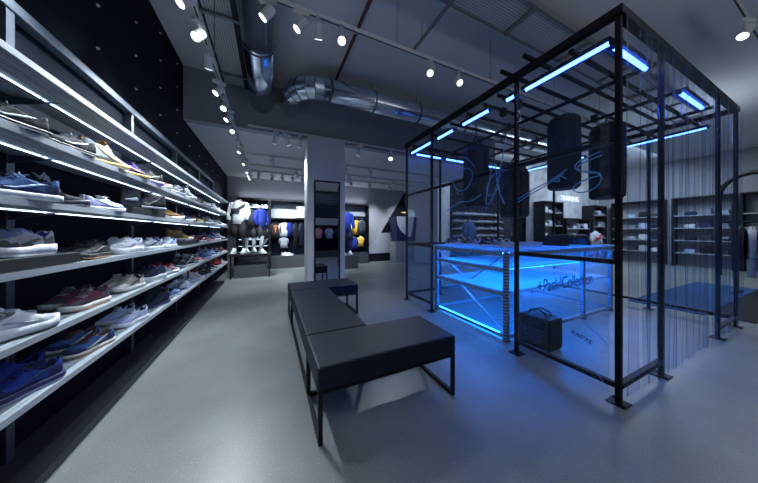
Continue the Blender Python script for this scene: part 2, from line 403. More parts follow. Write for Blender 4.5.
# ------------------------------------------------------------------ light tracks and track spotlights
def track(p, q, label, z, zc):
    t = thing('light_track', label, 'light track', (p[0], p[1], z), 0, 'ceiling light tracks')
    dx, dy = q[0]-p[0], q[1]-p[1]
    b = nbm()
    if abs(dx) > abs(dy): box(b, 0, dx, -0.018, 0.018, 0, 0.035)
    else: box(b, -0.018, 0.018, 0, dy, 0, 0.035)
    obj('track_rail', b, M['lampgrey'], t)
    b = nbm()
    if abs(dx) > abs(dy): box(b, 0, dx, -0.006, 0.006, -0.002, 0.004)
    else: box(b, -0.006, 0.006, 0, dy, -0.002, 0.004)
    obj('contact_strip', b, M['blacksteel'], t)
    L = max(abs(dx), abs(dy)); n = max(1, int(L/1.5))
    for i in range(n+1):
        s = 0.15 + i*(L-0.3)/n
        b = nbm(); x, y = (s, 0) if abs(dx) > abs(dy) else (0, s)
        top = zc(p[0]+x, p[1]+y) - z
        if top > 0.05:
            tube(b, [(x, y, 0.03), (x, y, top)], 0.004, 6); obj('hanger', b, M['track'], t)
        else: b.free()
def make_head():
    """spotlight built along local -Z with its lens facing local (0, -1, -1)-ish"""
    b1 = nbm(); box(b1, -0.02, 0.02, -0.09, 0.09, -0.05, -0.001)
    b2 = nbm(); box(b2, -0.012, 0.012, -0.02, 0.02, -0.14, -0.05)
    ax = Vector((0.0, 0.62, -0.78)).normalized()
    c = Vector((0, 0.0, -0.155))
    b3 = nbm(); tube(b3, [c-ax*0.075, c-ax*0.07, c+ax*0.065, c+ax*0.08], 0.05, 20, rs=[0.046, 0.05, 0.05, 0.051])
    b4 = nbm(); tube(b4, [c+ax*0.081, c+ax*0.084], 0.043, 20)
    res = []
    for nm, bb, mm, sm in (('adapter', b1, M['lampgrey'], False), ('arm', b2, M['lampgrey'], False), ('lamp_housing', b3, M['lampgrey'], False), ('lens', b4, M['lens'], False)):
        bmesh.ops.recalc_face_normals(bb, faces=bb.faces)
        me = bpy.data.meshes.new(nm); bb.to_mesh(me); bb.free(); me.materials.append(mm); res.append((nm, me))
    return res, c+ax*0.10, ax
HEAD, HC, HAX = make_head()
def spot_light():
    d = bpy.data.lights.new('spot_beam', 'SPOT')
    d.energy = SPOT_W; d.spot_size = math.radians(72); d.spot_blend = 0.8; d.color = (0.80, 0.90, 1.0); d.shadow_soft_size = 0.04
    return d
SPOT = spot_light()
SPOT_SOFT = spot_light(); SPOT_SOFT.energy = SPOT_W*0.42; SPOT_WIDE = spot_light(); SPOT_WIDE.spot_size = math.radians(82); SPOT_WIDE.energy = SPOT_W*1.9; SPOT_WIDE.color = (0.86, 0.95, 1.0)
SPOTS = []
def head(x, y, z, rz, label, group, light=True, scale=1.0, data=None):
    t = thing('track_spotlight', label, 'spotlight', (x, y, z), rz, group)
    t.scale = (scale,)*3
    for nm, me in HEAD:
        o = bpy.data.objects.new(nm, me); C.objects.link(o); o.parent = t
    if light:
        o = bpy.data.objects.new('spot_beam', data or SPOT); C.objects.link(o); o.parent = t; o.location = HC
        o.rotation_euler = HAX.to_track_quat('-Z', 'Y').to_euler()
    return t
def zc(x, y): return 3.96 if (y < 4.79 or x > 5.9) else 3.1
GS = 'white track spotlights on the track beside the shoe wall'
track((-0.55, 1.3), (-0.55, 4.85), 'light track running along the aisle beside the shoe wall, near half', 3.05, zc)
track((-0.55, 4.96), (-0.55, 8.6), 'light track running along the aisle beside the shoe wall, far half', 3.05, zc)
ys = [2.13, 2.46, 2.81, 3.33, 3.72, 4.06, 4.5, 5.1, 5.6, 6.1, 6.55, 7.0, 7.45, 7.9, 8.3]
for i, y in enumerate(ys):
    head(-0.55, y, 3.05, {1: 2.75, 2: 0.15, 4: 2.85, 6: 2.95, 7: 0.0, 9: -0.3, 11: -0.6}.get(i, PI/2 + 0.45), 'white spotlight on the aisle track, %s from the near end' % ORD[i], GS, light=(i > 0), data=SPOT_WIDE if i in (1, 2, 4, 6, 7, 9, 11) else SPOT_SOFT, scale=0.75)
track((-0.35, 2.33), (6.0, 2.33), 'long light track crossing the high ceiling from the duct to above the booth', 3.35, zc)
GT = 'white track spotlights on the long cross track'
for i, (x, rz) in enumerate(((-0.02, 1.3), (0.27, 1.4), (0.43, -0.22), (0.66, 3.0), (1.79, 2.2), (2.23, 2.8), (5.2, 0.5))):
    head(x, 2.33, 3.35, rz, 'white spotlight on the long cross track, %s counted from the duct' % ORD[i], GT, light=(i in (0, 1, 2)), scale=0.82, data=SPOT_SOFT if i == 2 else None)
track((4.4, 0.66), (9.5, 0.66), 'light track on the ceiling to the right of the booth', 3.72, zc)
GR = 'white track spotlights right of the booth'
for i, x in enumerate((5.0, 7.2, 9.0)):
    head(x, 0.66, 3.72, 1.2, 'white spotlight on the track right of the booth, %s from the near end' % ORD[i], GR, scale=0.95, light=(i > 0))
track((-0.35, 4.72), (5.0, 4.72), 'light track along the lower edge of the bulkhead', 3.12, zc)
GB = 'white track spotlights under the bulkhead edge'
for i, x in enumerate((0.10, 0.28, 0.52, 1.75, 2.5)):
    head(x, 4.72, 3.12, (0.4, -0.8, 0.0, 0.5, 2.5)[i], 'white spotlight along the bulkhead edge, %s from the left' % ORD[i], GB)
GL = 'white track spotlights under the low ceiling'
for r_, (yy, xs, nm) in enumerate(((6.2, (0.05, 1.9, 2.6), 'near'), (7.2, (0.7, 2.3, 3.9), 'middle'), (7.9, (-0.3, 0.05, 0.35, 0.65, 0.95, 2.6, 3.3, 4.1, 4.8), 'rear'))):
    track((-0.5, yy), (5.2, yy), '%s cross track under the low ceiling by the back wall' % nm, 3.06, zc)
    for i, x in enumerate(xs):
        head(x, yy, 3.06, R.uniform(-0.4, 0.4), 'white spotlight on the %s cross track under the low ceiling, %s from the left' % (nm, ORD[i]), GL)

# ------------------------------------------------------------------ shoe wall shelving
SZ = [1.988, 1.681, 1.386, 1.083, 0.788, 0.516]
t = thing('shelf_frame', 'grey blue steel uprights and top rail carrying the shoe shelves', 'shelf frame', (-1.28, 0, 0.05))
for i, y in enumerate((-0.5, 0.70, 1.90, 3.10, 4.30, 5.50, 6.70)):
    b = nbm(); box(b, 0.0, 0.05, y, y+0.045, 0, 2.36); obj('upright', b, M['rail'], t)
b = nbm(); box(b, 0, 0.06, -0.5, 6.76, 2.36, 2.42); obj('top_rail', b, M['rail'], t, bevel=0.004)
b = nbm(); box(b, -1.28, -1.02, -0.8, 6.83, 0, 0.055)
tag(obj('plinth', b, M['plinth'], bevel=0.004), 'low speckled dark plinth running under the shoe shelves', 'plinth')
SHN = ['top', 'second', 'third', 'fourth', 'fifth', 'lowest']
for i, z in enumerate(SZ):
    t = thing('wall_shelf', '%s of the six long steel shoe shelves, counted from the top' % (SHN[i] if i else 'topmost and empty'), 'shelf', (-1.24, -0.6, z), 0, 'long steel shoe shelves')
    b = nbm(); box(b, 0.012, 0.30, 0, 7.40, -0.028, 0); obj('shelf_board', b, M['shelf'], t)
    b = nbm(); box(b, 0.30, 0.305, 0, 7.40, -0.026, 0.003); obj('front_edge', b, M['shelfedge'], t)
    for y in (-0.5, 0.70, 1.90, 3.10, 4.30, 5.50, 6.70):
        b = nbm()
        vs = [(0.011, -0.030), (0.19, -0.030), (0.011, -0.075)]
        A = [b.verts.new((x, y+0.61, zz)) for x, zz in vs]; B = [b.verts.new((x, y+0.616, zz)) for x, zz in vs]
        b.faces.new(A); b.faces.new(B[::-1])
        for q in range(3): b.faces.new((A[q], A[(q+1) % 3], B[(q+1) % 3], B[q]))
        obj('bracket', b, M['rail'], t)
    if i < 5:
        b = nbm()
        for k in range(6): box(b, 0.140, 0.1435, 0.05+k*1.22, 0.05+k*1.22+1.205, -0.033, -0.0285)
        o = obj('led_strip', b, M['led'], t); o['label'] = 'glowing white light strip'

# ------------------------------------------------------------------ shoes
def prof(u, pts):
    for (a, va), (b_, vb) in zip(pts, pts[1:]):
        if u <= b_:
            s = (u-a)/(b_-a); s = s*s*(3-2*s); return va + (vb-va)*s
    return pts[-1][1]
def make_shoe(style):
    """heel at x=0, toe at x=0.29"""
    L = 0.29
    sole_h = {'runner': 0.032, 'boot': 0.032, 'chunky': 0.044, 'slim': 0.020}[style]
    colh = {'runner': 0.112, 'boot': 0.165, 'chunky': 0.118, 'slim': 0.092}[style]
    W = [(0, 0.022), (0.06, 0.033), (0.25, 0.034), (0.45, 0.037), (0.7, 0.048), (0.85, 0.044), (0.95, 0.031), (1.0, 0.012)]
    H = [(0, colh*0.94), (0.05, colh), (0.2, colh*0.72 if style != 'boot' else colh*0.9), (0.35, colh*0.86), (0.45, colh*0.96), (0.62, colh*0.68 if style != 'boot' else 0.085), (0.8, 0.060), (0.93, 0.052), (1.0, 0.032)]
    Hc = H
    rings = []; N = 22
    for i in range(N+1):
        u = i/N; w_ = prof(u, W); h = prof(u, Hc)+ (0.012 if style == 'chunky' else 0); z0 = sole_h*0.7 + (0.012*max(0, (u-0.8)/0.2)**2)
        op = max(0, min(1, (0.44-u)/0.05)) * max(0, min(1, (u-0.035)/0.04))   # opening
        x = u*L; half = []
        half.append((w_, z0)); half.append((w_*1.06, z0+(h-z0)*0.30)); half.append((w_*(0.92 if u < 0.45 else 0.95), z0+(h-z0)*0.65))
        half.append((w_*(0.86 if op > .5 else 0.74), z0+(h-z0)*(0.98 if op else 0.90)))
        dep = op*(h-sole_h)*0.75
        half.append((w_*(0.76 if op > .5 else 0.45), h - dep*0.35 if op else z0+(h-z0)*0.99))
        half.append((w_*(0.60 if op > .5 else 0.2), h-dep))
        ring = [(x, -a, z) for a, z in half] + [(x, 0, (h-dep) if op else h*1.01)] + [(x, a, z) for a, z in reversed(half)]
        rings.append(ring)
    b = nbm(); loft(b, rings)
    b.faces.ensure_lookup_table()
    for f in b.faces:
        c = f.calc_center_median(); u = c.x/L
        if 0.05 < u < 0.44 and abs(c.y) < prof(u, W)*0.80 and c.z < prof(u, Hc)*0.97: f.material_index = 1
        elif abs(c.y) > prof(u, W)*0.5 or u > 0.93:
            lim = sole_h + (0.030 if u > 0.72 else (0.045 if u < 0.22 else 0.016))
            if c.z < lim: f.material_index = 2
    up = b
    # sole
    b = nbm(); rings = []
    for i in range(17):
        u = i/16; w_ = prof(u, W)*1.14 + 0.002; x = -0.006 + u*(L+0.012)
        ts = 0.014*max(0, (u-0.72)/0.28)**2
        he = 0.006*max(0, (0.12-u)/0.12)
        hh = sole_h*(1.18 if (style == 'chunky' and u < 0.4) else 1.0)
        arch = 0.004 if 0.35 < u < 0.6 else 0
        w0 = w_*0.92
        rings.append([(x, -w0, ts+he+arch), (x, w0, ts+he+arch), (x, w_*1.03, ts+hh*0.5), (x, w_, ts+hh), (x, -w_, ts+hh), (x, -w_*1.03, ts+hh*0.5)])
    loft(b, rings); so = b
    # outsole line
    b = nbm(); rings = []
    for i in range(13):
        u = 0.03 + i/12*0.92; w_ = prof(u, W)*1.165+0.002; x = u*L; ts = 0.014*max(0, (u-0.72)/0.28)**2
        rings.append([(x, -w_, ts+0.001), (x, w_, ts+0.001), (x, w_, ts+0.007), (x, -w_, ts+0.007)])
    loft(b, rings); out = b
    # laces
    b = nbm()
    for k in range(6):
        u = 0.45 + k*0.042; h = prof(u, Hc)+(0.012 if style == 'chunky' else 0); w_ = prof(u, W)
        s = 1 if k % 2 else -1
        tube(b, [(u*L - 0.004*s, -w_*0.66, h*0.93), (u*L, -w_*0.3, h*1.02+0.001), (u*L+0.002*s, w_*0.3, h*1.02+0.001), (u*L+0.004*s, w_*0.66, h*0.93)], 0.0028, 5)
    u = 0.45; h = prof(u, Hc)
    for s in (-1, 1):
        tube(b, [(u*L, 0, h*1.03), (u*L+0.008, s*0.018, h*1.12), (u*L+0.015, s*0.028, h*1.0), (u*L+0.004, s*0.008, h*1.02)], 0.0022, 5)
    la = b
    # tongue
    b = nbm(); h = prof(0.42, Hc)
    rings = []
    for k in range(5):
        s = k/4; x = 0.41*L - 0.012*s + 0.05*(1-s); z = h*0.82 + (h*0.30)*s
        ww = 0.019*(1-0.15*s)
        rings.append([(x, -ww, z-0.004), (x, 0, z), (x, ww, z-0.004), (x-0.006, ww, z-0.002), (x-0.006, 0, z+0.003), (x-0.006, -ww, z-0.002)])
    loft(b, rings); to = b
    # curved side stripe on both sides
    b = nbm()
    for s in (-1, 1):
        top, bot = [], []
        for k in range(10):
            q = k/9; u = 0.70 - 0.52*q
            h = prof(u, Hc); w_ = prof(u, W)
            zc_ = sole_h + 0.010 + (h-sole_h)*(0.10 + 0.62*q**1.8) - 0.010*math.sin(PI*q)
            th = 0.012*math.sin(PI*min(1, (1-q)**0.7*0.9+0.05)) + 0.001
            def yy(z):
                v = (z-sole_h*0.7)/(h-sole_h*0.7)
                return s*(w_*(1.06 - 0.14*max(0, v-0.3)/0.35 if v > 0.3 else 1+0.2*v) + 0.0022)
            top.append((u*L, yy(zc_+th), zc_+th)); bot.append((u*L, yy(zc_), zc_))
        A = [b.verts.new(p) for p in top]; B = [b.verts.new(p) for p in bot]
        A2 = [b.verts.new((p[0], p[1]-s*0.004, p[2])) for p in top]; B2 = [b.verts.new((p[0], p[1]-s*0.004, p[2])) for p in bot]
        for k in range(9):
            b.faces.new((A[k], A[k+1], B[k+1], B[k])); b.faces.new((A2[k], A2[k+1], B2[k+1], B2[k]))
            b.faces.new((A[k], A[k+1], A2[k+1], A2[k])); b.faces.new((B[k], B[k+1], B2[k+1], B2[k]))
    st = b
    b = nbm(); hh = prof(0, Hc)
    box(b, -0.004, 0.006, -0.009, 0.009, hh*0.55, hh*1.04); ht = b
    out_ = {}
    for nm, bb, sub in (('upper', up, True), ('sole', so, True), ('outsole', out, False), ('laces', la, False), ('tongue', to, True), ('side_stripe', st, True), ('heel_tab', ht, False)):
        bmesh.ops.recalc_face_normals(bb, faces=bb.faces)
        me = bpy.data.meshes.new(nm); bb.to_mesh(me); bb.free()
        me.materials.append(None)
        if nm == 'upper': me.materials.append(None); me.materials.append(None)
        if sub:
            for p in me.polygons: p.use_smooth = True
        out_[nm] = me
    return out_
SHOES = {s: make_shoe(s) for s in ('runner', 'boot', 'chunky', 'slim')}
OVL = {'white': 'lightgrey', 'royal': 'navy', 'blue': 'navy', 'black': 'charcoal', 'charcoal': 'black', 'grey': 'charcoal', 'lightgrey': 'grey', 'paleblue': 'lavender', 'lightblue': 'blue', 'tan': 'brown', 'gold': 'tan', 'khaki': 'offwhite', 'maroon': 'charcoal', 'red': 'maroon', 'purple': 'navy', 'pink': 'red', 'offwhite': 'khaki', 'navy': 'dnavy', 'green': 'grey', 'olive': 'black'}
def shoe(loc, rz, style, sch, label, group, parts=('upper', 'sole', 'outsole', 'laces', 'tongue', 'side_stripe', 'heel_tab'), rx=0, cat='shoe', scale=1.0):
    t = thing('sneaker', label, cat, loc, rz, group)
    t.rotation_euler = (rx, 0, rz); t.scale = (scale,)*3
    up, so, ou, li, la, st = sch
    mm = {'upper': cm(up), 'sole': cm(so, 'rubber'), 'outsole': cm(ou, 'rubber'), 'laces': cm(la), 'tongue': cm(li if li != 'black' else up), 'side_stripe': cm(st, 'rubber'), 'heel_tab': cm(st)}
    for nm in parts:
        me = SHOES[style][nm]
        o = bpy.data.objects.new(nm, me); C.objects.link(o); o.parent = t
        o.material_slots[0].link = 'OBJECT'; o.material_slots[0].material = mm[nm]
        if nm == 'upper':
            o.material_slots[1].link = 'OBJECT'; o.material_slots[1].material = cm(li)
            o.material_slots[2].link = 'OBJECT'; o.material_slots[2].material = cm(OVL.get(up, up))
            s = o.modifiers.new('subsurf', 'SUBSURF'); s.levels = 1; s.render_levels = 1
    return t
# (shelf index, Y centre, heading deg (0 = toe to the far end, 180 = toe to the camera), style, scheme(upper, sole, outsole, lining, laces, stripe), description, dz, single?)
P = [
 # second shelf
 (1, 1.62, 200, 'slim', ('black','black','white','black','grey','white'), 'black low sneakers with white edging'),
 (1, 1.97, 195, 'slim', ('charcoal','black','white','black','lightgrey','white'), 'charcoal sneakers with thin white lines'),
 (1, 2.34, 25, 'boot', ('white','gold','offwhite','gold','gold','gold'), 'white high-top shoes with gold trim'),
 (1, 2.68, 20, 'runner', ('purple','yellow','royal','purple','white','yellow'), 'purple shoes with yellow midsoles'),
 (1, 2.94, 200, 'runner', ('olive','lavender','purple','black','grey','lightgrey'), 'olive shoes with violet soles'),
 (1, 3.26, 60, 'chunky', ('tan','cream','cream','brown','white','offwhite'), 'tan shoes with thick cream soles'),
 (1, 3.66, 190, 'runner', ('charcoal','grey','black','black','grey','grey'), 'charcoal shoes on grey soles'),
 (1, 4.05, 30, 'boot', ('lightgrey','lightgrey','grey','grey','white','grey'), 'light grey high-top shoes'),
 (1, 4.50, 60, 'boot', ('grey','charcoal','black','black','grey','grey'), 'mid grey high-top shoes'),
 (1, 4.95, 60, 'chunky', ('white','white','grey','lightgrey','white','lightgrey'), 'white thick-soled shoes'),
 (1, 5.45, 40, 'runner', ('grey','white','grey','black','white','white'), 'grey shoes with white soles'),
 (1, 5.95, 60, 'boot', ('white','white','white','grey','white','grey'), 'plain white high-top shoes'),
 (1, 6.40, 60, 'runner', ('offwhite','white','gum','grey','white','tan'), 'off-white shoes with tan stripes'),
 # third shelf
 (2, 1.66, 205, 'runner', ('blue','white','white','navy','lightblue','lightblue'), 'mid blue shoes with white soles'),
 (2, 1.985, 65, 'boot', ('black','charcoal','white','lightgrey','white','white'), 'black high-top shoes with white marks'),
 (2, 2.36, 12, 'slim', ('paleblue','white','white','white','white','white'), 'pale blue low shoes fading to white toes'),
 (2, 3.10, 215, 'boot', ('charcoal','grey','black','black','grey','grey'), 'charcoal and grey high-top shoes on the dark box'),
 (2, 3.66, 50, 'chunky', ('tan','cream','cream','brown','brown','gold'), 'brown shoes with cream soles'),
 (2, 4.14, 60, 'runner', ('royal','white','white','royal','white','blue'), 'royal blue shoes with white soles'),
 (2, 4.62, 50, 'runner', ('gold','cream','cream','brown','cream','tan'), 'golden beige shoes'),
 (2, 5.10, 60, 'runner', ('green','white','white','grey','white','white'), 'green grey shoes with white soles'),
 (2, 5.55, 60, 'boot', ('white','lightgrey','grey','black','white','black'), 'white high-top shoes with black stripes'),
 (2, 6.00, 60, 'runner', ('charcoal','white','grey','black','white','white'), 'charcoal shoes with white midsoles'),
 (2, 6.42, 60, 'boot', ('white','white','white','grey','white','lightgrey'), 'all-white high-top shoes'),
 # fourth shelf
 (3, 1.86, 190, 'chunky', ('grey','white','white','royal','lightblue','charcoal'), 'grey running shoes with white soles and blue collars'),
 (3, 2.26, 185, 'runner', ('black','black','gum','black','black','charcoal'), 'black shoes with gum outsoles'),
 (3, 2.60, 195, 'chunky', ('white','white','white','lightblue','white','lavender'), 'white running shoes with lavender stripes'),
 (3, 3.05, 195, 'runner', ('lightgrey','white','white','blue','white','navy'), 'light grey shoes with navy stripes'),
 (3, 3.58, 190, 'runner', ('paleblue','white','white','royal','white','blue'), 'pale blue shoes with royal blue collars'),
 (3, 4.22, 60, 'boot', ('gold','offwhite','white','brown','tan','tan'), 'golden tan high-top shoes on the dark box'),
 (3, 4.80, 190, 'runner', ('red','white','white','black','white','white'), 'red shoes with white soles'),
 (3, 5.30, 50, 'runner', ('charcoal','pink','pink','brown','pink','lightblue'), 'charcoal shoes with pink soles'),
 (3, 5.80, 60, 'boot', ('blue','white','black','brown','white','white'), 'blue high-top shoes with white stripes'),
 (3, 6.35, 60, 'boot', ('white','black','black','grey','white','black'), 'white high-top shoes with black soles'),
 # fifth shelf
 (4, 1.72, 15, 'chunky', ('white','white','charcoal','lightgrey','white','lightgrey'), 'large white ribbed running shoes'),
 (4, 2.22, 190, 'runner', ('maroon','offwhite','gum','charcoal','grey','maroon'), 'maroon running shoes with gum outsoles'),
 (4, 2.68, 190, 'runner', ('khaki','offwhite','grey','black','offwhite','charcoal'), 'khaki shoes with off-white soles'),
 (4, 3.12, 200, 'chunky', ('dnavy','lightgrey','white','blue','charcoal','navy'), 'dark navy shoes with pale soles'),
 (4, 3.58, 12, 'runner', ('lightgrey','white','navy','red','red','red'), 'light grey shoes with red laces'),
 (4, 4.12, 200, 'boot', ('charcoal','lightgrey','lightgrey','grey','white','white'), 'charcoal high-top shoes with white stripes'),
 (4, 4.60, 30, 'runner', ('pink','white','white','grey','white','white'), 'pink shoes with white soles'),
 (4, 5.06, 200, 'boot', ('lightblue','lightblue','white','navy','white','blue'), 'light blue high-top shoes'),
 (4, 5.52, 30, 'boot', ('lightblue','white','white','navy','paleblue','white'), 'light blue high-top shoes with white soles'),
 (4, 5.97, 200, 'runner', ('navy','white','white','black','white','white'), 'navy shoes with white stripes'),
 (4, 6.42, 30, 'runner', ('red','white','white','black','white','red'), 'bright red shoes at the far end'),
 # lowest shelf
 (5, 1.78, 202, 'runner', ('royal','navy','lavender','dnavy','royal','navy'), 'royal and navy blue running shoes'),
 (5, 2.26, 198, 'slim', ('blue','cream','gum','brown','brown','cream'), 'blue and cream shoes with brown laces'),
 (5, 2.76, 200, 'runner', ('paleblue','white','white','navy','white','lightgrey'), 'pale lavender blue shoes'),
 (5, 3.22, 200, 'boot', ('dnavy','navy','grey','black','navy','charcoal'), 'very dark navy high-top shoes'),
 (5, 3.66, 12, 'slim', ('lightblue','lightgrey','lightgrey','navy','lightblue','grey'), 'dusty blue low shoes'),
 (5, 4.10, 190, 'slim', ('white','lavender','lavender','grey','white','paleblue'), 'white low shoes with lavender soles'),
 (5, 4.58, 30, 'boot', ('white','white','white','red','red','red'), 'white high-top shoes with red panels'),
 (5, 5.05, 195, 'boot', ('black','charcoal','white','black','white','green'), 'black high-top shoes with green stripes'),
 (5, 5.50, 30, 'runner', ('black','white','navy','black','grey','white'), 'black shoes with white soles'),
 (5, 5.97, 195, 'boot', ('red','white','white','black','white','black'), 'red high-top shoes'),
 (5, 6.42, 30, 'runner', ('lightgrey','white','grey','blue','white','white'), 'pale grey shoes with blue collars'),
]
GRP = ['', 'shoes on the second shelf from the top', 'shoes on the third shelf from the top', 'shoes on the fourth shelf from the top', 'shoes on the fifth shelf from the top', 'shoes on the lowest shelf']
SHL = ['', 'second shelf', 'third shelf', 'fourth shelf', 'fifth shelf', 'lowest shelf']
YFIX = {(2, 1.66): 1.60, (2, 2.36): 2.19, (2, 3.10): 2.80, (3, 1.86): 1.66, (3, 2.26): 2.12, (3, 2.60): 2.53, (3, 3.05): 2.93, (3, 3.58): 3.33, (3, 4.22): 3.92,
        (4, 1.72): 1.66, (4, 2.22): 2.10, (4, 2.68): 2.58, (4, 3.12): 2.98, (5, 1.78): 1.69, (5, 2.26): 2.13, (5, 2.76): 2.60}
for (si, y_, deg, style, sch, desc) in P:
    yc = YFIX.get((si, y_), y_*0.955 if y_ < 4 else 3.82+(y_-4)*1.107)
    boxed = (si, y_) in ((2, 3.10), (3, 4.22), (3, 1.86))
    a = math.radians(90 - deg)                 # heading in the XY plane
    if deg > 90: a = math.radians(90 - deg)
    dirv = Vector((math.cos(a), math.sin(a), 0)); nor = Vector((-dirv.y, dirv.x, 0))
    dz = 0.055 if boxed else 0
    one = desc.replace('shoes', 'shoe').replace(' on the dark box', '')
    across = abs(dirv.x) > 0.7
    for k in (0, 1):
        s = -1 if k == 0 else 1
        off = 0.054
        stag = 0.05 if not across else 0.0
        ctr = Vector((-1.05 if si < 3 and not across else -1.085, yc, SZ[si] + dz + 0.0045))
        # k = 0: rear (towards the wall) or nearer along the shelf
        n = nor if nor.x > 0 else -nor
        if across: n = Vector((n.x, n.y, 0)) if n.y > 0 else -n
        c = ctr + n*off*s*1.02 + dirv*stag*(1 if k else -1)*(1 if deg > 90 else -1)*0.8
        if not across: c.x = ctr.x + 0.062*s + 0.005
        base = c - dirv*0.137
        if across: which = 'nearer' if k == 0 else 'farther'
        else: which = 'wall-side' if k == 0 else 'front'
        place = SHL[si] + (' box' if dz else '')
        shoe(base, a + R.uniform(-0.06, 0.06), style, sch, '%s, %s of its pair, %s' % (one, which, place), GRP[si], scale=0.945)
# dark display boxes on the shelves
for (si, y0, y1, lab) in ((3, 1.1, 1.86, 'long black display box at the near end of the fourth shelf'), (2, 2.40, 3.02, 'black display box on the third shelf with a small framed sign on it'), (3, 3.56, 4.26, 'black display box on the fourth shelf under golden high-tops')):
    b = nbm(); box(b, -1.225, -0.945, y0, y1, SZ[si]+0.0045, SZ[si]+0.058)
    tag(obj('display_box', b, M['box'], bevel=0.003), lab, 'display box', 'black display boxes on the shoe shelves')
t = thing('framed_sign', 'small black framed sign with a white shoe picture, on the third shelf box', 'framed sign', (-1.0, 2.50, SZ[2]+0.0585), -0.65)
b = nbm(); box(b, -0.012, 0.012, -0.07, 0.07, 0, 0.15); obj('frame', b, M['blacksteel'], t, bevel=0.003)
b = nbm(); box(b, 0.0125, 0.014, -0.058, 0.058, 0.012, 0.138); obj('picture', b, cm('charcoal', 'rubber'), t)
b = nbm(); tube(b, [(0.015, -0.04, 0.06), (0.015, 0.0, 0.062), (0.015, 0.035, 0.066)], 0.01, 8, rs=[0.006, 0.012, 0.016]); obj('printed_shoe', b, cm('white'), t)

# ------------------------------------------------------------------ bench of three black leather sections
def bench(x0, x1, y0, y1, label, legs):
    t = thing('bench', label, 'bench', (x0, y0, 0), 0, 'black leather bench sections')
    lx, ly = x1-x0, y1-y0
    b = nbm(); box(b, 0.001, lx-0.001, 0.001, ly-0.001, 0.315, 0.459); o = obj('seat_cushion', b, M['leather'], t, bevel=0.014)
    b = nbm(); box(b, 0.004, lx-0.004, 0.004, ly-0.004, 0.300, 0.314); obj('base_board', b, M['blacksteel'], t)
    b = nbm()
    for z in (0.36, 0.405):
        tube(b, [(0.0, 0.0, z), (lx, 0.0, z), (lx, ly, z), (0.0, ly, z), (0.0, 0.0, z)], 0.0025, 6)
    obj('piping', b, M['leather'], t)
    s = 0.026
    lp = {'nl': (0.004, 0.004), 'nr': (lx-0.004-s, 0.004), 'fl': (0.004, ly-0.004-s), 'fr': (lx-0.004-s, ly-0.004-s)}
    for k in legs:
        x, y = lp[k]; b = nbm(); box(b, x, x+s, y, y+s, 0.0, 0.30); obj('leg', b, M['blacksteel'], t, bevel=0.002)
    def bar(a, c):
        (xa, ya), (xc, yc) = lp[a], lp[c]; b = nbm()
        if abs(xa-xc) > abs(ya-yc): box(b, min(xa, xc)+s, max(xa, xc), ya, ya+s, 0.0, s)
        else: box(b, xa, xa+s, min(ya, yc)+s, max(ya, yc), 0.0, s)
        obj('floor_rail', b, M['blacksteel'], t)
    if 'nl' in legs and 'fl' in legs: bar('nl', 'fl')
    if 'nr' in legs and 'fr' in legs: bar('nr', 'fr')
    if 'fl' in legs and 'fr' in legs and lx > ly: bar('fl', 'fr')
    return t
bench(0.25, 1.29, 1.375, 1.86, 'nearest black leather bench section, lying crosswise', ('nl', 'nr', 'fl', 'fr'))
bench(0.25, 0.755, 1.865, 3.36, 'middle black leather bench section running toward the column', ('nl', 'nr', 'fl', 'fr'))
bench(0.25, 1.22, 3.365, 3.90, 'farthest black leather bench section by the white column', ('nl', 'nr', 'fl', 'fr'))

# ------------------------------------------------------------------ booth
BX0, BX1, BY0, BY1, BH = 2.31, 5.57, 0.81, 3.73, 2.88
bt = thing('booth_frame', 'large black steel frame booth with clear plastic walls', 'booth', (BX0, BY0, 0))
LX, LY = BX1-BX0, BY1-BY0
XP = (0, 0.78, 2.46, LX); YP = (0, 0.78, 2.18, LY)
pp = [(x, 0) for x in XP] + [(x, LY) for x in XP] + [(0, y) for y in YP[1:3]] + [(LX, y) for y in YP[1:3]]
hs = 0.0165
for (x, y) in pp:
    b = nbm(); box(b, x-hs, x+hs, y-hs, y+hs, 0.008, BH-0.05); p_ = obj('post', b, M['blacksteel'], bt)
    b = nbm(); box(b, x-0.055, x+0.055, y-0.055, y+0.055, 0, 0.008)
    tube(b, [(x+0.04, y+0.04, 0.008), (x+0.04, y+0.04, 0.018)], 0.008, 6); tube(b, [(x-0.04, y-0.04, 0.008), (x-0.04, y-0.04, 0.018)], 0.008, 6)
    obj('foot_plate', b, M['blacksteel'], p_)
def beam(x0, x1, y0, y1, z0, z1, nm='rail'):
    b = nbm(); box(b, x0, x1, y0, y1, z0, z1); obj(nm, b, M['blacksteel'], bt)
e = 0.03
beam(-e, LX+e, -e, e, BH-0.05, BH+0.01, 'top_beam'); beam(-e, LX+e, LY-e, LY+e, BH-0.05, BH+0.01, 'top_beam')
beam(-e, e, e, LY-e, BH-0.05, BH+0.01, 'top_beam'); beam(LX-e, LX+e, e, LY-e, BH-0.05, BH+0.01, 'top_beam')
h = 0.018
for z in (0.125, 1.03, 1.93):
    for a_, b_ in ((0, 0.78), (0.78, 2.18), (2.18, LY)):
        if a_ == 0.78 and z < 1.9: continue
        beam(-h, h, a_+hs, b_-hs, z-h, z+h)
    for a_, b_ in ((0, 0.78), (2.46, LX)):
        if z > 1.0: continue
        beam(a_+hs, b_-hs, -h, h, z-h, z+h)
for z in (0.125,):
    beam(hs, LX-hs, LY-h, LY+h, z-h, z+h); beam(LX-h, LX+h, hs, LY-hs, z-h, z+h)
beam(e, LX-e, LY-h, LY+h, 1.03-h, 1.03+h)
for y in (0.61, 0.85):
    b = nbm(); tube(b, [(-0.14, y, BH+0.032), (LX+0.1, y, BH+0.032)], 0.021, 10); obj('roof_pole', b, M['blacksteel'], bt)
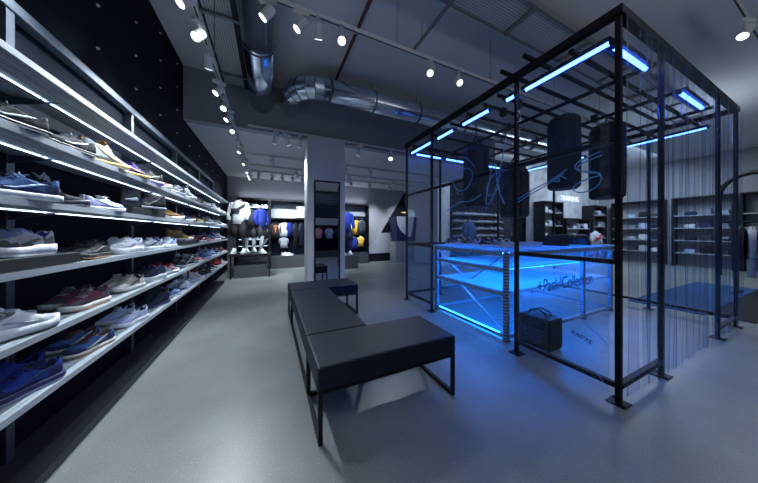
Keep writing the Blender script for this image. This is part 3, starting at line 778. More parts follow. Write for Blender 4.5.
for y in (0.30, 0.72, 1.0, 1.2, 1.45, 1.75, 2.18):
    b = nbm(); tube(b, [(-0.0, y, BH-0.10), (LX+0.02, y, BH-0.10)], 0.021, 10); obj('roof_pole', b, M['blacksteel'], bt)
for x in (0.78, 1.60, 2.46):
    b = nbm(); tube(b, [(x, 0.03, BH-0.145), (x, LY-0.03, BH-0.145)], 0.021, 10); obj('roof_pole', b, M['blacksteel'], bt)
for (x, y) in ((0.35, 1.0), (0.35, 1.2), (0.78, 1.45), (1.6, 1.2), (1.6, 0.8), (1.6, 1.75)):
    b = nbm(); box(b, x-0.03, x+0.03, y-0.03, y+0.03, BH-0.17, BH-0.075); obj('clamp', b, M['blacksteel'], bt)
# blue light tubes round the top
def ltube(p, q, label, m='tube', r=0.017, group='blue light tubes round the booth roof'):
    t = thing('light_tube', label, 'light tube', p, 0, group)
    v = Vector(q)-Vector(p); n = v.normalized()
    b = nbm(); tube(b, [n*0.02, v-n*0.02], r, 10); obj('tube', b, M[m], t, smooth=True)
    if m == 'tube':
        b = nbm(); lx, ly = abs(v.x), abs(v.y)
        if lx > ly: box(b, 0, lx, -0.05, 0.05, 0.022, 0.028); box(b, 0, lx, -0.05, -0.044, -0.006, 0.022); box(b, 0, lx, 0.044, 0.05, -0.006, 0.022)
        else: box(b, -0.05, 0.05, 0, ly, 0.022, 0.028); box(b, -0.05, -0.044, 0, ly, -0.006, 0.022); box(b, 0.044, 0.05, 0, ly, -0.006, 0.022)
        obj('light_housing', b, M['blacksteel'], t)
    for a_, c_ in ((Vector(), n*0.02), (v-n*0.02, v)):
        b = nbm(); tube(b, [a_, c_], r*1.15, 10); obj('end_cap', b, M['blacksteel'], t)
zt = 2.70
for i, (a_, c_) in enumerate(((0.86, 1.55), (1.63, 1.76), (1.95, 2.40), (2.55, 2.92), (3.05, 3.66))):
    ltube((BX0+0.055, a_, zt), (BX0+0.055, c_, zt), 'blue light tube on the bench side of the booth, %s from the nearest post' % ORD[i])
for i, (a_, c_) in enumerate(((2.42, 3.05), (3.85, 4.60))):
    ltube((a_, BY0+0.075, zt), (c_, BY0+0.075, zt), 'blue light tube behind the strip curtain, %s from the nearest post' % ORD[i])
for i, (a_, c_) in enumerate(((2.45, 3.05), (3.15, 4.0), (4.1, 4.72), (4.82, 5.5))):
    ltube((a_, BY1-0.075, zt), (c_, BY1-0.075, zt), 'blue light tube on the far side of the booth, %s from the left' % ORD[i])
for i, (a_, c_) in enumerate(((1.0, 2.2), (2.4, 3.6))):
    ltube((BX1-0.075, a_, zt), (BX1-0.075, c_, zt), 'blue light tube on the right side of the booth, %s' % ('nearer' if i == 0 else 'farther'))
# film panels on the bench side
def film(y0, y1, z0, z1, label):
    b = nbm()
    n = 10; rows = []
    for i in range(n+1):
        y = (y1-y0)*i/n
        rows.append([(0.004*math.sin(i*1.7), y, z) for z in [0, (z1-z0)*0.5, (z1-z0)]])
    rr = [[b.verts.new(p) for p in r] for r in rows]
    for i in range(n):
        for j in range(2): b.faces.new((rr[i][j], rr[i+1][j], rr[i+1][j+1], rr[i][j+1]))
    o = obj('clear_panel', b, M['film'], smooth=True, loc=(BX0-0.030, y0, z0))
    tag(o, label, 'clear panel', 'clear film panels on the booth')
    s = o.modifiers.new('thickness', 'SOLIDIFY'); s.thickness = 0.002
film(0.85, 1.57, 0.06, 2.80, 'clear film panel with dark lettering between the two nearest booth posts')
film(1.61, 2.97, 0.06, 2.80, 'wide clear film panel in front of the blue lit rack')
film(3.01, 3.70, 0.06, 2.80, 'clear film panel at the far left end of the booth')
# rear film
b = nbm(); box(b, BX0+0.05, BX1-0.05, BY1+0.030, BY1+0.032, 0.06, 2.80); tag(obj('clear_panel', b, M['film']), 'clear film wall across the far side of the booth', 'clear panel', 'clear film panels on the booth')
# PVC strip curtain
def strip_mesh(seed):
    rr_ = random.Random(seed); b = nbm(); n = 6; m_ = 10; W_ = 0.19; H_ = 2.74; us = [0, 0.025, 0.2, 0.4, 0.6, 0.8, 0.975, 1]; n = 7
    k = rr_.uniform(-1, 1); rings = []
    for j in range(m_+1):
        z = H_*j/m_; row = []
        for i in range(n+1):
            u = us[i]-0.5
            row.append((u*W_, 0.012*k*(4*u*u-0.5)+0.006*math.sin(z*2.2+seed)*u*4*(1-j/m_), z))
        rings.append(row)
    r2 = [[b.verts.new(p) for p in r] for r in rings]
    for j in range(m_):
        for i in range(n):
            f = b.faces.new((r2[j][i], r2[j][i+1], r2[j+1][i+1], r2[j+1][i])); f.material_index = 1 if i in (0, n-1) else 0
    me = bpy.data.meshes.new('plastic_strip'); b.to_mesh(me); b.free(); me.materials.append(M['pvc']); me.materials.append(M['pvcedge'])
    for p in me.polygons: p.use_smooth = True
    return me
SM = [strip_mesh(i) for i in range(5)]
N = 19
for i in range(N):
    x = BX0 + 0.11 + i*(LX-0.22)/(N-1)
    o = bpy.data.objects.new('plastic_strip', SM[i % 5]); C.objects.link(o)
    o.location = (x, BY0 - 0.048 - (0.007 if i % 2 else 0), 0.07); o.rotation_euler = (0, 0, R.uniform(-0.05, 0.05))
    s = o.modifiers.new('thickness', 'SOLIDIFY'); s.thickness = 0.002
    tag(o, 'clear hanging plastic strip, %s counted from the nearest booth post' % ORD[i], 'plastic strip', 'clear plastic strips of the booth curtain')
# lettering on the film
def text(body, size, loc, rot, m, label, name='lettering', cat='lettering', ext=0.0006, shear=0):
    cu = bpy.data.curves.new(name, 'FONT'); cu.body = body; cu.size = size; cu.extrude = ext; cu.shear = shear; cu.space_character = 0.95
    o = bpy.data.objects.new(name, cu); o.location = loc; o.rotation_euler = rot; C.objects.link(o); cu.materials.append(m)
    tag(o, label, cat); return o
FR = (PI/2, 0, -PI/2)
# hand-drawn blue scribbles on the film
def to_mesh(o):
    me = bpy.data.meshes.new_from_object(o); n = bpy.data.objects.new(o.name, me); C.objects.link(n)
    nm = o.name; n.location = o.location; n.rotation_euler = o.rotation_euler; n.scale = o.scale
    for k in ('label', 'category', 'group'):
        if k in o: n[k] = o[k]
    bpy.data.objects.remove(o); n.name = nm
    return n
def scrib(loops, label, r=0.0048):
    cu = bpy.data.curves.new('drawn_line', 'CURVE'); cu.dimensions = '3D'; cu.bevel_depth = r; cu.bevel_resolution = 1; cu.resolution_u = 6
    y00, z00 = loops[0][0]
    for pts in loops:
        sp = cu.splines.new('NURBS'); sp.points.add(len(pts)-1)
        for k, (y, z) in enumerate(pts): sp.points[k].co = (0, y-y00, z-z00, 1)
        sp.order_u = 3; sp.use_endpoint_u = True
    cu.materials.append(M['scrib'])
    o = bpy.data.objects.new('drawn_line', cu); o.location = (BX0-0.040, y00, z00); C.objects.link(o)
    tag(o, label, 'drawing', 'light blue drawings on the clear panels'); to_mesh(o)
scrib([[(0.90, 1.86), (1.0, 1.84), (1.08, 1.79), (1.02, 1.73), (0.93, 1.72), (0.88, 1.66), (0.93, 1.58), (1.04, 1.56), (1.09, 1.62), (1.0, 1.67), (0.9, 1.68)],
       [(0.89, 1.83), (1.0, 1.81), (1.06, 1.77), (0.98, 1.71), (0.90, 1.70)]], 'light blue looping mark on the clear panel beside the nearest post')
scrib([[(1.12, 1.78), (1.25, 1.70), (1.4, 1.66), (1.55, 1.58)], [(1.14, 1.75), (1.3, 1.66), (1.42, 1.62), (1.55, 1.55)], [(1.12, 1.7), (1.2, 1.76), (1.16, 1.66), (1.25, 1.72)]], 'long light blue strokes across the panel with the lettering')
scrib([[(1.68, 2.25), (1.75, 1.9), (1.85, 1.6), (1.95, 1.55), (1.9, 1.8), (1.82, 2.1), (1.78, 1.7), (1.7, 1.55)], [(1.66, 1.9), (1.8, 1.95), (1.95, 1.75), (1.88, 1.62), (1.76, 1.75)]], 'tall light blue scrawl on the wide panel near its post')
scrib([[(2.1, 2.05), (2.25, 2.25), (2.45, 2.2), (2.5, 1.95), (2.38, 1.78), (2.2, 1.8), (2.1, 2.0), (2.3, 2.1), (2.4, 1.95)], [(2.0, 1.7), (2.15, 1.62), (2.35, 1.66), (2.6, 1.55)]], 'light blue circular scrawl in the middle of the wide panel')
scrib([[(0.86, 0.42), (1.0, 0.55), (1.2, 0.62), (1.42, 0.60)], [(0.88, 0.12), (0.93, 0.20), (1.0, 0.18)]], 'thin curved line low on the panel with the lettering', 0.002)

t2 = text('KAS\u00b3XE', 0.045, (BX0-0.038, 1.09, 0.41), (PI/2, 0.26, -PI/2), M['ink'], 'small dark lettering low on the clear panel by the nearest post')
to_mesh(t2)

# ------------------------------------------------------------------ punching bags
def heavy_bag(x, y, z0, z1, r, label):
    t = thing('punching_bag', label, 'punching bag', (x, y, z0), R.uniform(0, 3), 'black punching bags hanging in the booth')
    H_ = z1-z0; sg = 10
    b = nbm(); tube(b, [(0, 0, 0), (0, 0, 0.03), (0, 0, H_*0.5), (0, 0, H_-0.05), (0, 0, H_)], r, sg, rs=[r*0.85, r, r*1.02, r, r*0.86]); obj('bag_body', b, M['bag'], t)
    for z in (0.12, H_-0.14):
        b = nbm(); tube(b, [(0, 0, z), (0, 0, z+0.03)], r*1.015, sg); obj('seam_band', b, M['bag'], t)
    top = BH-0.12-z0
    b = nbm()
    for k in range(4):
        a = k*PI/2+0.4; tube(b, [(r*0.8*math.cos(a), r*0.8*math.sin(a), H_), (0, 0, (H_+top)/2 if top-H_ > 0.1 else top)], 0.008, 6)
    tube(b, [(0, 0, (H_+top)/2 if top-H_ > 0.1 else H_), (0, 0, top)], 0.01, 6); obj('hanging_strap', b, M['blacksteel'], t)
heavy_bag(3.41, 1.72, 1.80, 2.70, 0.175, 'large black punching bag in the middle of the booth')
heavy_bag(3.95, 1.50, 1.68, 2.62, 0.175, 'black punching bag closest to the nearest booth post')
heavy_bag(2.62, 2.40, 1.60, 2.42, 0.17, 'black punching bag hanging over the blue lit rack')
heavy_bag(3.75, 2.62, 1.50, 2.28, 0.22, 'wide black punching bag hanging low behind the others')

# ------------------------------------------------------------------ blue lit rack table
rk = thing('display_rack', 'blue lit perforated steel rack table with cross braces', 'display rack', (2.44, 1.80, 0))
RX, RY, RH = 2.50, 1.27, 1.05
def perfleg(x, y):
    b = nbm()
    box(b, x, x+0.045, y, y+0.003, 0.01, RH-0.03); box(b, x, x+0.003, y+0.003, y+0.045, 0.01, RH-0.03)
    p = obj('leg', b, M['slotted'], rk)
    b = nbm()
    b.free()
    b = nbm(); box(b, x-0.012, x+0.057, y-0.012, y+0.057, 0, 0.01); obj('foot', b, M['blacksteel'], p)
for x in (0, 1.64, RX-0.045):
    for y in (0, RY-0.045): perfleg(x, y)
for z, nm in ((0.07, 'lower_shelf'), (0.55, 'middle_shelf'), (0.83, 'upper_shelf')):
    if nm != 'lower_shelf':
        b = nbm(); box(b, 0.05, RX-0.05, 0.05, RY-0.05, z-0.018, z); obj(nm, b, M['frost'], rk)
    b = nbm(); box(b, 0.006, 0.012, 0.04, RY-0.04, z-0.045, z-0.005)
    if z < 0.5: box(b, 0.05, RX-0.05, 0.002, 0.008, z-0.045, z-0.005)
    box(b, RX-0.012, RX-0.006, 0.04, RY-0.04, z-0.045, z-0.005); box(b, 0.05, RX-0.05, RY-0.012, RY-0.006, z-0.045, z-0.005); obj('edge_rail', b, M['rackmetal'], rk)
b = nbm(); box(b, -0.02, RX+0.02, -0.02, RY+0.02, RH-0.028, RH); obj('table_top', b, M['acrylic_top'], rk, bevel=0.003)
def brace(p, q):
    b = nbm(); p = Vector(p); q = Vector(q); v = q-p; L_ = v.length
    m_ = v.to_track_quat('X', 'Y').to_matrix().to_4x4(); m_.translation = p
    box(b, 0, L_, -0.0015, 0.0015, -0.016, 0.016, mtx=m_); obj('cross_brace', b, M['rackmetal'], rk)
brace((0.0145, RY-0.05, 0.98), (0.0145, RY*0.52, 0.62)); brace((0.0145, RY*0.42, 0.62), (0.0145, 0.05, 0.98)); brace((0.0145, RY*0.52, 0.62), (0.0145, RY*0.42, 0.62))
brace((0.0185, RY*0.55, 0.50), (0.0185, 0.05, 0.10))
b = nbm(); box(b, 0.05, RX-0.05, -0.006, 0.0, 0.97, 1.02); box(b, -0.006, 0.0, 0.05, RY-0.05, 0.97, 1.02); obj('edge_rail', b, M['rackmetal'], rk)
b = nbm(); box(b, 0.024, 0.028, 0.05, RY-0.05, 0.09, 0.96); obj('side_sheet', b, M['acrylic'], rk)
b = nbm(); box(b, 0.05, RX-0.05, 0.012, 0.018, 0.09, 0.98); obj('side_sheet', b, M['acrylic_text'], rk)
t1 = text('+Pack\u00b3Collection', 0.235, (2.86, 1.8055, 0.49), (PI/2, 0, 0), M['ink'], 'x', ext=0.0015)
t1.data.space_character = 0.95; t1.scale = (0.86, 1, 1); t1 = to_mesh(t1)
t1.parent = rk; t1.location = (3.02-2.44, 0.010, 0.49); del t1['category']; t1['label'] = 'dark lettering reading Pack Collection'
G2 = 'blue light tubes inside the rack table'
for z, nm in ((0.06, 'floor level'), (0.515, 'middle'), (0.80, 'upper'), (0.995, 'topmost')):
    ltube((2.56 if z > 0.1 else 2.460, 1.88, z), (2.56 if z > 0.1 else 2.460, 3.0, z), '%s blue light tube along the bench side of the rack table' % nm, 'tubelow', 0.009, G2)
    if 0.1 < z < 0.9: ltube((3.3, 1.87, z), (3.3, 3.0, z), '%s blue light tube through the middle of the rack table' % nm, 'tubelow', 0.009, G2)
    if z > 0.1: ltube((2.62, 1.93, z), (4.85, 1.93, z), '%s blue light tube along the lettered side of the rack table' % nm, 'tubelow', 0.009, G2)
# black training bench on the table
t = thing('step_bench', 'black step bench with sloping sides standing on the rack table', 'step bench', (4.05, 2.0, 1.052))
b = nbm()
loft(b, [[(-0.36, y, 0.0), (-0.25, y, 0.0), (-0.20, y, 0.10), (0.20, y, 0.10), (0.25, y, 0.0), (0.36, y, 0.0), (0.26, y, 0.15), (-0.26, y, 0.15)] for y in (-0.15, 0.15)]); obj('step_body', b, cm('black', 'rubber'), t, bevel=0.004)
b = nbm(); box(b, -0.24, 0.24, -0.14, 0.14, 0.15, 0.162); obj('top_pad', b, cm('charcoal', 'rubber'), t, bevel=0.003)
# shoes on the table
tb = [('white', 'grey'), ('lightgrey', 'navy'), ('charcoal', 'white'), ('paleblue', 'blue'), ('grey', 'black'), ('white', 'royal'), ('black', 'lightgrey')]
for i in range(7):
    up, st = tb[i]
    shoe((2.54 + (i % 2)*0.05, 1.95+0.158*i, 1.052), R.uniform(-0.15, 0.15), 'runner', (up, 'white', 'grey', 'black', 'white', st), '%s shoe with %s stripe, on the rack table, %s from its near corner' % (up.replace('lightgrey', 'light grey').replace('paleblue', 'pale blue'), st.replace('lightgrey', 'light grey').replace('royal', 'royal blue'), ORD[i]), 'shoes on the rack table')
# black bag on the floor
t = thing('duffel_bag', 'boxy black equipment bag standing on the booth floor', 'bag', (2.70, 1.59, 0), 0.0)
b = nbm(); box(b, -0.13, 0.13, -0.165, 0.165, 0.01, 0.345); obj('bag_body', b, cm('black', 'knit'), t, bevel=0.03)
b = nbm(); box(b, -0.143, -0.13, -0.125, 0.125, 0.05, 0.22); obj('side_pocket', b, cm('charcoal'), t, bevel=0.006)
b = nbm()
for s in (-0.05, 0.05): tube(b, [(s, -0.09, 0.335), (s, -0.08, 0.38), (s*0.6, 0, 0.41), (s, 0.08, 0.38), (s, 0.09, 0.335)], 0.009, 8)
obj('carry_handle', b, cm('charcoal', 'rubber'), t)
b = nbm(); tube(b, [(-0.115, -0.15, 0.342), (0.115, -0.15, 0.342), (0.115, 0.15, 0.342), (-0.115, 0.15, 0.342)], 0.004, 6); obj('zip', b, M['chrome'], t)
b = nbm()
for y in (-0.14, 0.14): box(b, -0.134, -0.1305, y-0.015, y+0.015, 0.03, 0.33)
obj('strap', b, cm('charcoal', 'rubber'), t)

# ------------------------------------------------------------------ garments
def ell(cx, cy, z, rx, ry, n=16, wob=0, ph=0):
    return [(cx + rx*math.cos(2*PI*k/n)*(1+wob*math.sin(5*2*PI*k/n+ph)), cy + ry*math.sin(2*PI*k/n)*(1+wob*math.sin(5*2*PI*k/n+ph)), z) for k in range(n)]
GM = {}
def garment_mesh(kind):
    if kind in GM: return GM[kind]
    b = nbm(); H_ = {'tee': 0.62, 'jacket': 0.72, 'long': 1.05}[kind]; W_ = 0.21
    rings = [ell(0, 0, -H_, W_*1.0, 0.05, 16, 0.12, 1), ell(0, 0, -H_*0.6, W_*0.95, 0.055, 16, 0.10, 2), ell(0, 0, -0.2, W_*0.92, 0.06, 16, 0.05), ell(0, 0, -0.06, W_*0.98, 0.05), ell(0, 0, -0.025, W_*0.6, 0.04), ell(0, 0, 0.0, 0.065, 0.035)]
    loft(b, rings)
    for s in (-1, 1):
        sl = 0.28 if kind == 'tee' else 0.58
        pts = [(s*W_*0.82, 0, -0.07), (s*(W_+0.015), 0, -0.07-sl*0.4), (s*(W_+0.035), 0, -0.07-sl)]
        tube(b, pts, 0.05, 10, rs=[0.052, 0.050, 0.040])
    bmesh.ops.recalc_face_normals(b, faces=b.faces)
    me = bpy.data.meshes.new('garment_body'); b.to_mesh(me); b.free(); me.materials.append(None)
    for p in me.polygons: p.use_smooth = True
    b = nbm(); tube(b, [(-0.19, 0, -0.05), (-0.05, 0, 0.02), (0.05, 0, 0.02), (0.19, 0, -0.05)], 0.006, 6)
    tube(b, [(0, 0, 0.02), (0, 0, 0.05), (0.015, 0, 0.075), (0, 0, 0.095), (-0.018, 0, 0.08)], 0.003, 6)
    mh = bpy.data.meshes.new('hanger'); b.to_mesh(mh); b.free(); mh.materials.append(M['chrome'])
    GM[kind] = (me, mh); return GM[kind]
def garment(x, y, ztop, rz, kind, col, label, group, cat='garment', name='hanging_shirt', stripe=None, sc=0.78):
    t = thing(name, label, cat, (x, y, ztop-0.095*sc), rz, group); t.scale = (sc,)*3
    me, mh = garment_mesh(kind)
    o = bpy.data.objects.new('garment_body', me); C.objects.link(o); o.parent = t
    o.material_slots[0].link = 'OBJECT'; o.material_slots[0].material = cm(col)
    o = bpy.data.objects.new('hanger', mh); C.objects.link(o); o.parent = t
    if stripe:
        b = nbm(); box(b, -0.02, 0.02, -0.085, -0.062, -0.45, -0.12); box(b, -0.08, 0.08, -0.085, -0.062, -0.20, -0.16); box(b, -0.06, 0.06, -0.085, -0.062, -0.30, -0.27)
        obj('printed_mark', b, cm(stripe), t)
    return t

# ------------------------------------------------------------------ back wall bays
def bay(x0, x1, y, label, zt=2.36, back='board', zb=0.42):
    t = thing('wall_bay', label, 'display bay', (x0, y, 0), 0, 'black framed bays along the back wall')
    w_ = x1-x0
    b = nbm(); box(b, 0, 0.04, -0.38, 0, 0, zt); box(b, w_-0.04, w_, -0.38, 0, 0, zt); box(b, 0.04, w_-0.04, -0.38, 0, zt-0.05, zt); obj('frame', b, M['blacksteel'], t)
    b = nbm(); box(b, 0.04, w_-0.04, -0.03, 0, zb, zt-0.05); obj('back_panel', b, M[back], t)
    b = nbm(); box(b, 0.04, w_-0.04, -0.40, 0, 0, zb); obj('plinth', b, M['plinth'], t, bevel=0.004)
    return t
t = bay(-0.98, -0.02, 9.09, 'black framed shoe bay behind the mannequins', back='darkwall')
for i, z in enumerate((0.80, 1.02, 1.28, 1.55, 1.82, 2.09)):
    b = nbm(); box(b, 0.04, 0.92, -0.34, -0.03, z-0.02, z); sh = obj('shelf', b, M['shelfedge'], t)
    b = nbm(); box(b, 0.06, 0.90, -0.30, -0.285, z-0.026, z-0.0205); obj('led_strip', b, M['led'], sh)
cols = [('white','grey'), ('orange','white'), ('lightgrey','black'), ('white','navy'), ('grey','white'), ('white','red'), ('black','white')]
for i, z in enumerate((1.02, 1.28, 1.55, 1.82, 2.09)):
    for k in range(3):
        up, st = cols[(i*3+k*2) % 7]
        shoe((-0.84+0.29*k, 8.83, z+0.001), 0.15, 'runner', (up, 'white', 'white', 'grey', 'white', st), '%s shoe in the back bay, %s shelf from top, %s from left' % (up.replace('lightgrey', 'light grey'), ORD[4-i], ORD[k]), 'shoes in the back bay', parts=('upper', 'sole', 'laces', 'side_stripe'))
t = bay(-0.01, 1.55, 9.09, 'black framed bay with hanging shirts left of the column')
b = nbm(); tube(b, [(0.04, -0.22, 1.66), (1.52, -0.22, 1.66)], 0.012, 8); tube(b, [(0.04, -0.22, 1.12), (1.52, -0.22, 1.12)], 0.008, 8); box(b, 0.04, 1.52, -0.38, -0.03, 1.70, 1.73); obj('clothes_rail', b, M['blacksteel'], t)
b = nbm(); box(b, 0.04, 1.52, -0.05, -0.035, zb0 if False else 0.43, 1.69); obj('dark_backing', b, M['darkwall'], t)
for i, (x, z0, z1, c) in enumerate(((0.42, 1.74, 2.03, 'poster'), (0.86, 1.76, 2.16, 'poster'))):
    b = nbm(); box(b, x, x+0.42, 8.77, 8.79, z0, z1); tag(obj('graphic_card', b, M[c]), 'pale graphic card above the hanging shirts, %s one' % ('left' if i == 0 else 'right'), 'graphic card', 'pale cards above the shirts')
gl = [(0.17, 'jacket', 'black', 'orange', 'black shirt with an orange mark'), (0.46, 'tee', 'white', None, 'white short-sleeved shirt'), (0.66, 'tee', 'royal', None, 'royal blue short-sleeved shirt'), (0.86, 'long', 'black', None, 'long black coat'), (1.06, 'long', 'dnavy', None, 'long dark navy coat'), (1.28, 'jacket', 'grey', None, 'grey jacket')]
for i, (x, k, c, s, l) in enumerate(gl):
    garment(x, 8.86-0.0*i, 1.75-0.09, 0.0 if i < 2 else 0.9, k, c, l + ' on the rail left of the column', 'clothes hanging left of the column', stripe=s)
garment(0.44, 8.86, 1.12, 0.0, 'tee', 'grey', 'grey shirt hanging below the white shirt', 'clothes hanging left of the column', sc=0.6)
for k in range(2):
    shoe((0.36+0.10*k, 8.78-0.11*k, 0.425), 0.3, 'chunky', ('white','white','white','grey','white','lightgrey'), 'white shoe on the plinth below the hanging shirts, %s one' % ('rear' if k == 0 else 'front'), 'shoes on the bay plinth')
t = bay(2.35, 3.62, 9.09, 'black framed bay with hanging clothes right of the column')
b = nbm(); tube(b, [(0.04, -0.22, 1.80), (1.23, -0.22, 1.80)], 0.012, 8); tube(b, [(0.04, -0.22, 1.12), (1.23, -0.22, 1.12)], 0.008, 8); obj('clothes_rail', b, M['blacksteel'], t)
b = nbm(); box(b, 0.04, 1.23, -0.05, -0.035, 0.43, 1.9); obj('dark_backing', b, M['darkwall'], t)
for i, (x, k, c, l) in enumerate(((2.72, 'jacket', 'lightgrey', 'light grey jacket'), (2.95, 'tee', 'white', 'white shirt'), (3.14, 'jacket', 'yellow', 'yellow jacket'), (3.36, 'jacket', 'charcoal', 'charcoal jacket'))):
    garment(x, 8.86, 1.79, 0.35, k, c, l + ' on the rail right of the column', 'clothes hanging right of the column')
garment(3.00, 8.86, 1.12, 0, 'tee', 'royal', 'blue shorts-length shirt hanging low right of the column', 'clothes hanging right of the column')
garment(3.30, 8.86, 1.12, 0, 'tee', 'yellow', 'yellow shirt hanging low right of the column', 'clothes hanging right of the column', sc=0.62)
# counter with a navy and white graphic
t = thing('counter', 'white and navy graphic counter block near the diagonal wall panel', 'counter', (4.72, 8.3, 0))
b = nbm(); loft(b, [[(-0.10, 0, 0.0), (0.75, 0, 0.0), (0.75, 0.5, 0.0), (-0.10, 0.5, 0.0)], [(-0.10, 0, 0.86), (0.75, 0, 0.86), (0.75, 0.5, 0.86), (-0.10, 0.5, 0.86)]]); obj('base', b, M['perf'], t)
b = nbm(); loft(b, [[(-0.02, 0, 0.87), (0.8, 0, 0.87), (0.8, 0.5, 0.87), (-0.02, 0.5, 0.87)], [(-0.16, -0.1, 1.88), (0.85, -0.1, 1.88), (0.85, 0.5, 1.88), (-0.16, 0.5, 1.88)]]); obj('tapered_block', b, cm('navy', 'rubber'), t)
b = nbm(); rr_ = []
nn = 20; c0 = (0.72, 1.88); ri = [b.verts.new((c0[0]+0.0, -0.108, c0[1]))]
for k in range(nn+1):
    a = PI + k/nn*PI/2.2
    x = c0[0] + 0.84*math.cos(a); z = c0[1] + 0.84*math.sin(a)
    ri.append(b.verts.new((x, -0.1 + 0.1*(1.88-z)/1.01 - 0.006, z)))
b.faces.new(ri); obj('white_disc_graphic', b, cm('white', 'rubber'), t)
t = thing('pendant_lamp', 'small warm disc lamp above the graphic counter', 'lamp', (5.05, 8.3, 2.05))
b = nbm(); tube(b, [(0, 0, 0), (0, 0, 0.03)], 0.16, 20); obj('lamp_shade', b, cm('gold', 'rubber'), t)
b = nbm(); tube(b, [(0, 0, -0.004), (0, 0, -0.001)], 0.13, 20); obj('lens', b, mat('warm_lens', (1, 0.8, 0.5), emit=((1, 0.62, 0.25), 1.5)), t)
b = nbm(); tube(b, [(0, 0, 0.03), (0, 0, 1.05)], 0.004, 6); obj('cord', b, M['blacksteel'], t)

# ------------------------------------------------------------------ mannequins
def mannequin(x, y, z, rz, body, shirt, shorts, label, group, pose='stand', strap=None, legs=None, shoes_c='white', H=1.0):
    t = thing('mannequin', label, 'mannequin', (x, y, z), rz, group)
    t.scale = (H, H, H)
    st = 0.0
    V_ = [(0, 0, 0.90), (0, 0, 1.10), (0, 0, 1.32), (0, 0, 1.44), (0, 0.0, 1.53),
          (-0.17, 0, 1.37), (-0.24, -0.02, 1.12), (-0.22, -0.12, 0.90), (0.17, 0, 1.37), (0.24, -0.02, 1.12), (0.22, -0.12, 0.90),
          (-0.09, 0, 0.86), (-0.11, -0.02, 0.48), (-0.12, 0.02, 0.09), (-0.12, -0.12, 0.035), (0.09, 0, 0.86), (0.12, -0.08, 0.48), (0.13, 0.03, 0.09), (0.13, -0.10, 0.035)]
    if pose == 'stride':
        V_[12] = (-0.13, -0.22, 0.52); V_[13] = (-0.14, -0.18, 0.09); V_[14] = (-0.14, -0.32, 0.035)
        V_[16] = (0.14, -0.06, 0.46); V_[17] = (0.16, 0.22, 0.12); V_[18] = (0.16, 0.08, 0.04)
    E_ = [(0,1),(1,2),(2,3),(3,4),(3,5),(5,6),(6,7),(3,8),(8,9),(9,10),(0,11),(11,12),(12,13),(13,14),(0,15),(15,16),(16,17),(17,18)]
    Rr = [0.13, 0.115, 0.135, 0.09, 0.05, 0.062, 0.045, 0.034, 0.062, 0.045, 0.034, 0.09, 0.058, 0.036, 0.03, 0.09, 0.058, 0.036, 0.03]
    me = bpy.data.meshes.new('body'); me.from_pydata(V_, E_, []); me.materials.append(body)
    o = bpy.data.objects.new('body', me); C.objects.link(o); o.parent = t
    s = o.modifiers.new('skin', 'SKIN'); s.use_smooth_shade = True
    for i, v in enumerate(me.skin_vertices[0].data):
        v.radius = (Rr[i], Rr[i]*0.8); v.use_root = (i == 0)
    u = o.modifiers.new('subsurf', 'SUBSURF'); u.levels = 1; u.render_levels = 1
    b = nbm()
    loft(b, [ell(0, 0, 0.82, 0.185, 0.14, 16, 0.03), ell(0, 0, 1.05, 0.17, 0.13, 16, 0.03), ell(0, 0, 1.28, 0.185, 0.14), ell(0, 0, 1.40, 0.16, 0.11), ell(0, 0, 1.455, 0.10, 0.085), ell(0, 0, 1.47, 0.072, 0.066)])
    for sgn in (-1, 1):
        i5, i6, i7 = (5, 6, 7) if sgn < 0 else (8, 9, 10)
        tube(b, [Vector(V_[i5])*1.0 + Vector((-sgn*0.06, 0, 0.0)), V_[i5], V_[i6], Vector(V_[i6]).lerp(Vector(V_[i7]), 0.85)], 0.06, 12, rs=[0.075, 0.08, 0.066, 0.052])
    obj('shirt', b, cm(shirt), t, smooth=True)
    b = nbm()
    for i11, i12 in ((11, 12), (15, 16)):
        a_ = Vector(V_[i11]); c_ = Vector(V_[i12])
        tube(b, [a_+Vector((0, 0, 0.06)), a_, a_.lerp(c_, 0.5), a_.lerp(c_, 0.98)], 0.1, 14, rs=[0.10, 0.115, 0.105, 0.095])
    obj('shorts', b, cm(shorts), t, smooth=True)
    if legs:
        b = nbm()
        for a1, a2 in ((12, 13), (16, 17)):
            tube(b, [Vector(V_[a1])+Vector((0, 0, 0.05)), V_[a1], Vector(V_[a1]).lerp(Vector(V_[a2]), 0.4), V_[a2]], 0.06, 12, rs=[0.066, 0.066, 0.06, 0.044])
        obj('leggings', b, cm(legs), t, smooth=True)
    if strap:
        b = nbm()
        pts = [(0.17, -0.06, 1.36), (0.09, -0.150, 1.27), (-0.06, -0.160, 1.17), (-0.17, -0.10, 1.06), (-0.15, 0.10, 1.1), (0.0, 0.155, 1.25), (0.15, 0.08, 1.40), (0.17, -0.06, 1.36)]
        tube(b, pts, 0.03, 8); box(b, -0.14, 0.06, -0.20, -0.14, 1.14, 1.24); obj('shoulder_bag_strap', b, cm(strap), t, smooth=True)
    for a_, c_ in ((13, 14), (17, 18)):
        hx, hy = V_[a_][0], V_[a_][1]
        g = shoe_part_children(t, (hx, hy+0.05, 0.0), -PI/2, shoes_c)
    return t
def shoe_part_children(t, loc, rz, c):
    for nm in ('upper', 'sole'):
        o = bpy.data.objects.new('shoe_' + nm, SHOES['boot'][nm]); C.objects.link(o); o.parent = t; o.location = loc; o.rotation_euler = (0, 0, rz)
        o.material_slots[0].link = 'OBJECT'; o.material_slots[0].material = cm(c)
        if nm == 'upper':
            for q in (1, 2): o.material_slots[q].link = 'OBJECT'; o.material_slots[q].material = cm('grey')
t = thing('display_table', 'black display table carrying the mannequins at the end of the shoe wall', 'table', (-0.98, 7.2, 0))
